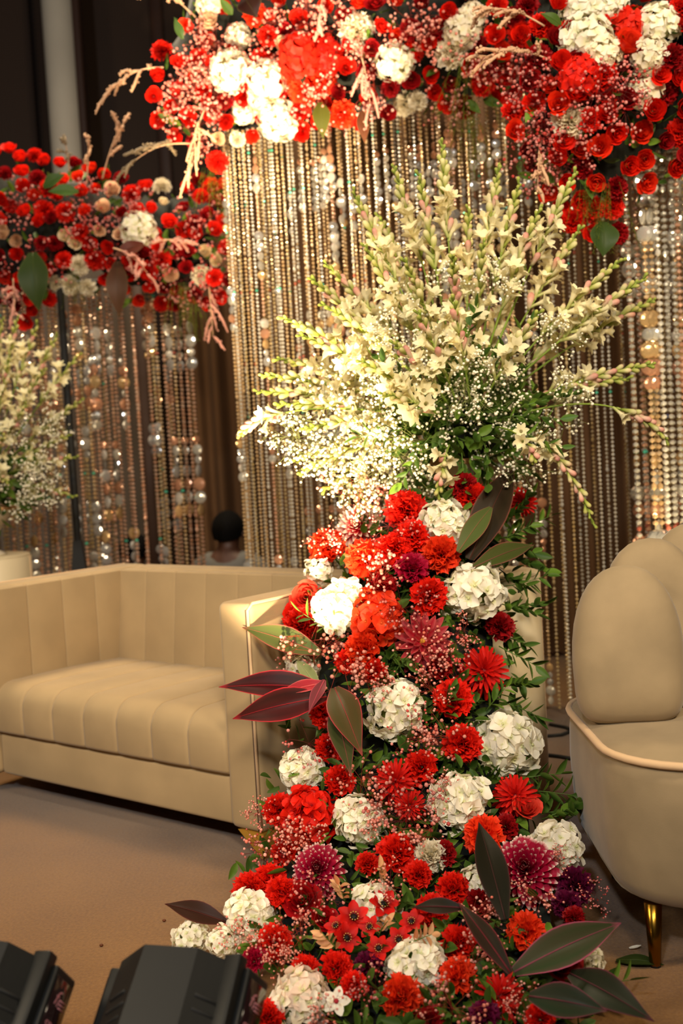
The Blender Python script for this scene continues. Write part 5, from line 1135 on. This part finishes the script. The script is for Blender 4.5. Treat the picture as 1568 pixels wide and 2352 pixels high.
# dried branches
for i, (a, b, D, n, col, dr, lb) in enumerate([((375, 155), (262, 215), 4.7, 8, None, .5, 'dried tan branch reaching left from the high garland, drooping over the dark wall'), ((450, 40), (345, -10), 4.7, 5, None, .5, 'dried branch tip at the top above the high garland'), ((440, 330), (300, 395), 4.75, 8, 'grey_catkin', .4, 'grey dried branch hanging between the two garlands'),
   ((470, 250), (440, 400), 4.55, 8, None, .5, 'dried tan branch hanging at the lower left of the high garland'), ((200, 420), (205, 335), 5.25, 4, None, .0, 'short upright dried branch above the low left garland'), ((235, 410), (285, 295), 5.25, 6, None, .0, 'tall upright dried branch above the low left garland'), ((260, 570), (340, 640), 5.1, 8, 'pink_catkin', .4, 'pink dried branch on the front of the low left garland, lower'), ((350, 560), (430, 570), 5.1, 8, 'pink_catkin', .4, 'pink dried branch on the front of the low left garland, upper'),
   ((1250, 60), (1110, 40), 3.75, 8, None, .3, 'dried tan branch at the top of the right hand garland pointing left'), ((1290, 150), (1115, 150), 3.72, 8, None, .2, 'dried tan branch below it with curled catkins pointing left'), ((1240, 330), (1235, 440), 3.75, 5, None, .5, 'dried branch hanging along the left edge of the right hand garland'), ((740, 0), (735, 70), 4.4, 6, 'pink_catkin', .6, 'pink dried branch hanging at the top of the high garland'), ((830, 130), (850, 250), 4.35, 7, 'pink_catkin', .6, 'pink dried branch hanging in the middle of the high garland'),
   ((480, 660), (490, 785), 5.3, 6, 'pink_catkin', .5, 'thin pink dried branch hanging below the right end of the low garland'), ((30, 640), (35, 730), 5.15, 6, 'pink_catkin', .5, 'pink dried branch hanging at the far left of the low garland'), ((160, 395), (150, 330), 5.3, 4, 'grey_catkin', .1, 'grey dried tip above the low left garland')]):
    twig_thing(P(*a, D), P(*b, D-.03), lb, n, 'dried branches', col, dr, .007, i)
# hanging fern and big leaves
for i, (x, y, D, s, lb) in enumerate([(1075, 130, 4.3, 1.0, 'green fern hanging from the right part of the high garland'), (1075, 260, 4.35, 1.0, 'lower fern strands hanging in front of the bead curtain'), (478, 385, 4.75, .7, 'yellow green fern hanging at the left end of the high garland'), (1400, 420, 3.75, .8, 'dark fern hanging below the right hand garland'), (1340, 420, 3.8, .6, 'fern under the left side of the right hand garland'),
    (410, 650, 5.2, .9, 'fern hanging below the right end of the low left garland'), (450, 690, 5.2, .6, 'small fern tip at the gap under the low left garland'), (165, 620, 5.3, .6, 'yellowish fern under the low left garland')]):
    thing('hanging_fern', lb, 'fern', T(*P(x, y, D)) @ Matrix.Scale(s, 4), 'hanging ferns', FERN[i % 3])
for i, (a, b, D, wd, cm, lb) in enumerate([((75, 580), (90, 715), 5.1, 70, lin('#2c3a18'), 'broad dark green leaf hanging from the low left garland'), ((270, 600), (275, 730), 5.27, 50, lin('#4a2f20'), 'brown leaf hanging below the low left garland'), ((1385, 510), (1385, 590), 3.75, 66, lin('#33451c'), 'dark green leaf at the tip of the right hand garland'), ((735, 235), (742, 318), 4.53, 40, lin('#4c4c1a'), 'yellow green leaf at the lower edge of the high garland'), ((830, 255), (838, 330), 4.35, 30, lin('#5c3320'), 'narrow brown leaf hanging at the high garland edge'),
    ((690, 120), (695, 195), 4.5, 40, lin('#2c2010'), 'dark olive leaf among the lit blooms of the high garland'), ((100, 430), (150, 400), 5.2, 30, lin('#3c5426'), 'green leaf at the top of the low left garland'), ((180, 440), (110, 440), 5.2, 28, lin('#44602c'), 'lighter green leaf at the top of the low left garland'), ((420, 90), (400, 40), 4.6, 20, lin('#3c5426'), 'thin green leaf at the upper left of the high garland'), ((1290, 60), (1240, 30), 3.75, 26, lin('#3f5520'), 'green leaf beside the big white hydrangea at the top'), ((330, 560), (260, 590), 5.15, 34, lin('#5a2a20'), 'brown leaf on the front of the low left garland'), ((560, -5), (590, 40), 4.4, 60, lin('#24100f'), 'dark plum leaf at the top of the high garland')]):
    blade_leaf('broad_leaf', P(*a, D), P(*b, D-.02), wd/F_PX*D, (0, -1, .2), lb, cm, mixc(cm, (.3, .3, .1), .15), .1, .2, 'broad leaves in the garlands', streak=.2)

# ------------------------------------------------------------------ small things on the carpet
fl = Vector((P(1470, 2216, 2.4).x, 2.42, .006))
def on_floor(x, y):
    v = P(x, y, 2.0)-CAM; k = (0-CAM.z)/v.z; return CAM+v*k
a, b = on_floor(1415, 2212), on_floor(1525, 2222); a.z = b.z = .006
blade_leaf('fallen_leaf', a, b, .05, (0, 0, 1), 'fallen dark green leaf lying on the carpet by the chair leg', lin('#2c3818'), lin('#3c4820'), .05, .1, 'fallen leaves', streak=.2)
q = on_floor(1445, 2183); mb = MB(); petal(mb, Matrix(), .028, .014, W_ROUND, 4, 5, .2, .0, .3, lambda t, s: IVORY); tag(obj('fallen_petal', mb.mesh('fallen_petal', M_PETAL), None, T(q.x, q.y, .005)), 'pale petal lying on the carpet near the chair leg', 'petal')
for i, (x, y, lb) in enumerate([(233, 2174, 'dry brown crumb on the carpet between the lamps'), (377, 2117, 'dry dark crumb on the carpet above the nearer lamp')]):
    q = on_floor(x, y); mb = MB(); blob(mb, (0, 0, 0), .005, lin('#6a3a20'), 6, 4, .7); tag(obj('crumb', mb.mesh('crumb', M_BERRY), None, T(q.x, q.y, .0035)), lb, 'crumb')
for i, pts in enumerate([[(1255, 1695), (1290, 1692), (1320, 1680), (1350, 1676)], [(1250, 1738), (1285, 1742), (1318, 1748), (1360, 1740)], [(1262, 1668), (1300, 1675), (1330, 1690)]]):
    mb = MB(); tube(mb, [on_floor(*p)+Vector((0, 0, .008)) for p in pts], .007, 6, lin('#0c0c0c')); tag(obj('power_cable', mb.mesh('power_cable', M_BLACK)), 'black cable lying on the floor between pedestal and chair, %s of three' % ['middle', 'nearest', 'farthest'][i], 'cable', 'cables behind the chair')

# ------------------------------------------------------------------ things that still share a label are told apart by their order from the left
shared = {}
bpy.context.view_layer.update()
for o in bpy.data.objects:
    if o.parent is None and 'label' in o: shared.setdefault(o['label'], []).append(o)
for lb, os_ in shared.items():
    if len(os_) < 2: continue
    os_.sort(key=lambda o: pix(o.matrix_world.translation)[0])
    for i, o in enumerate(os_):
        o['label'] = lb + (', leftmost' if i == 0 else ', rightmost' if i == len(os_)-1 else ', %s from left' % ORD[i])
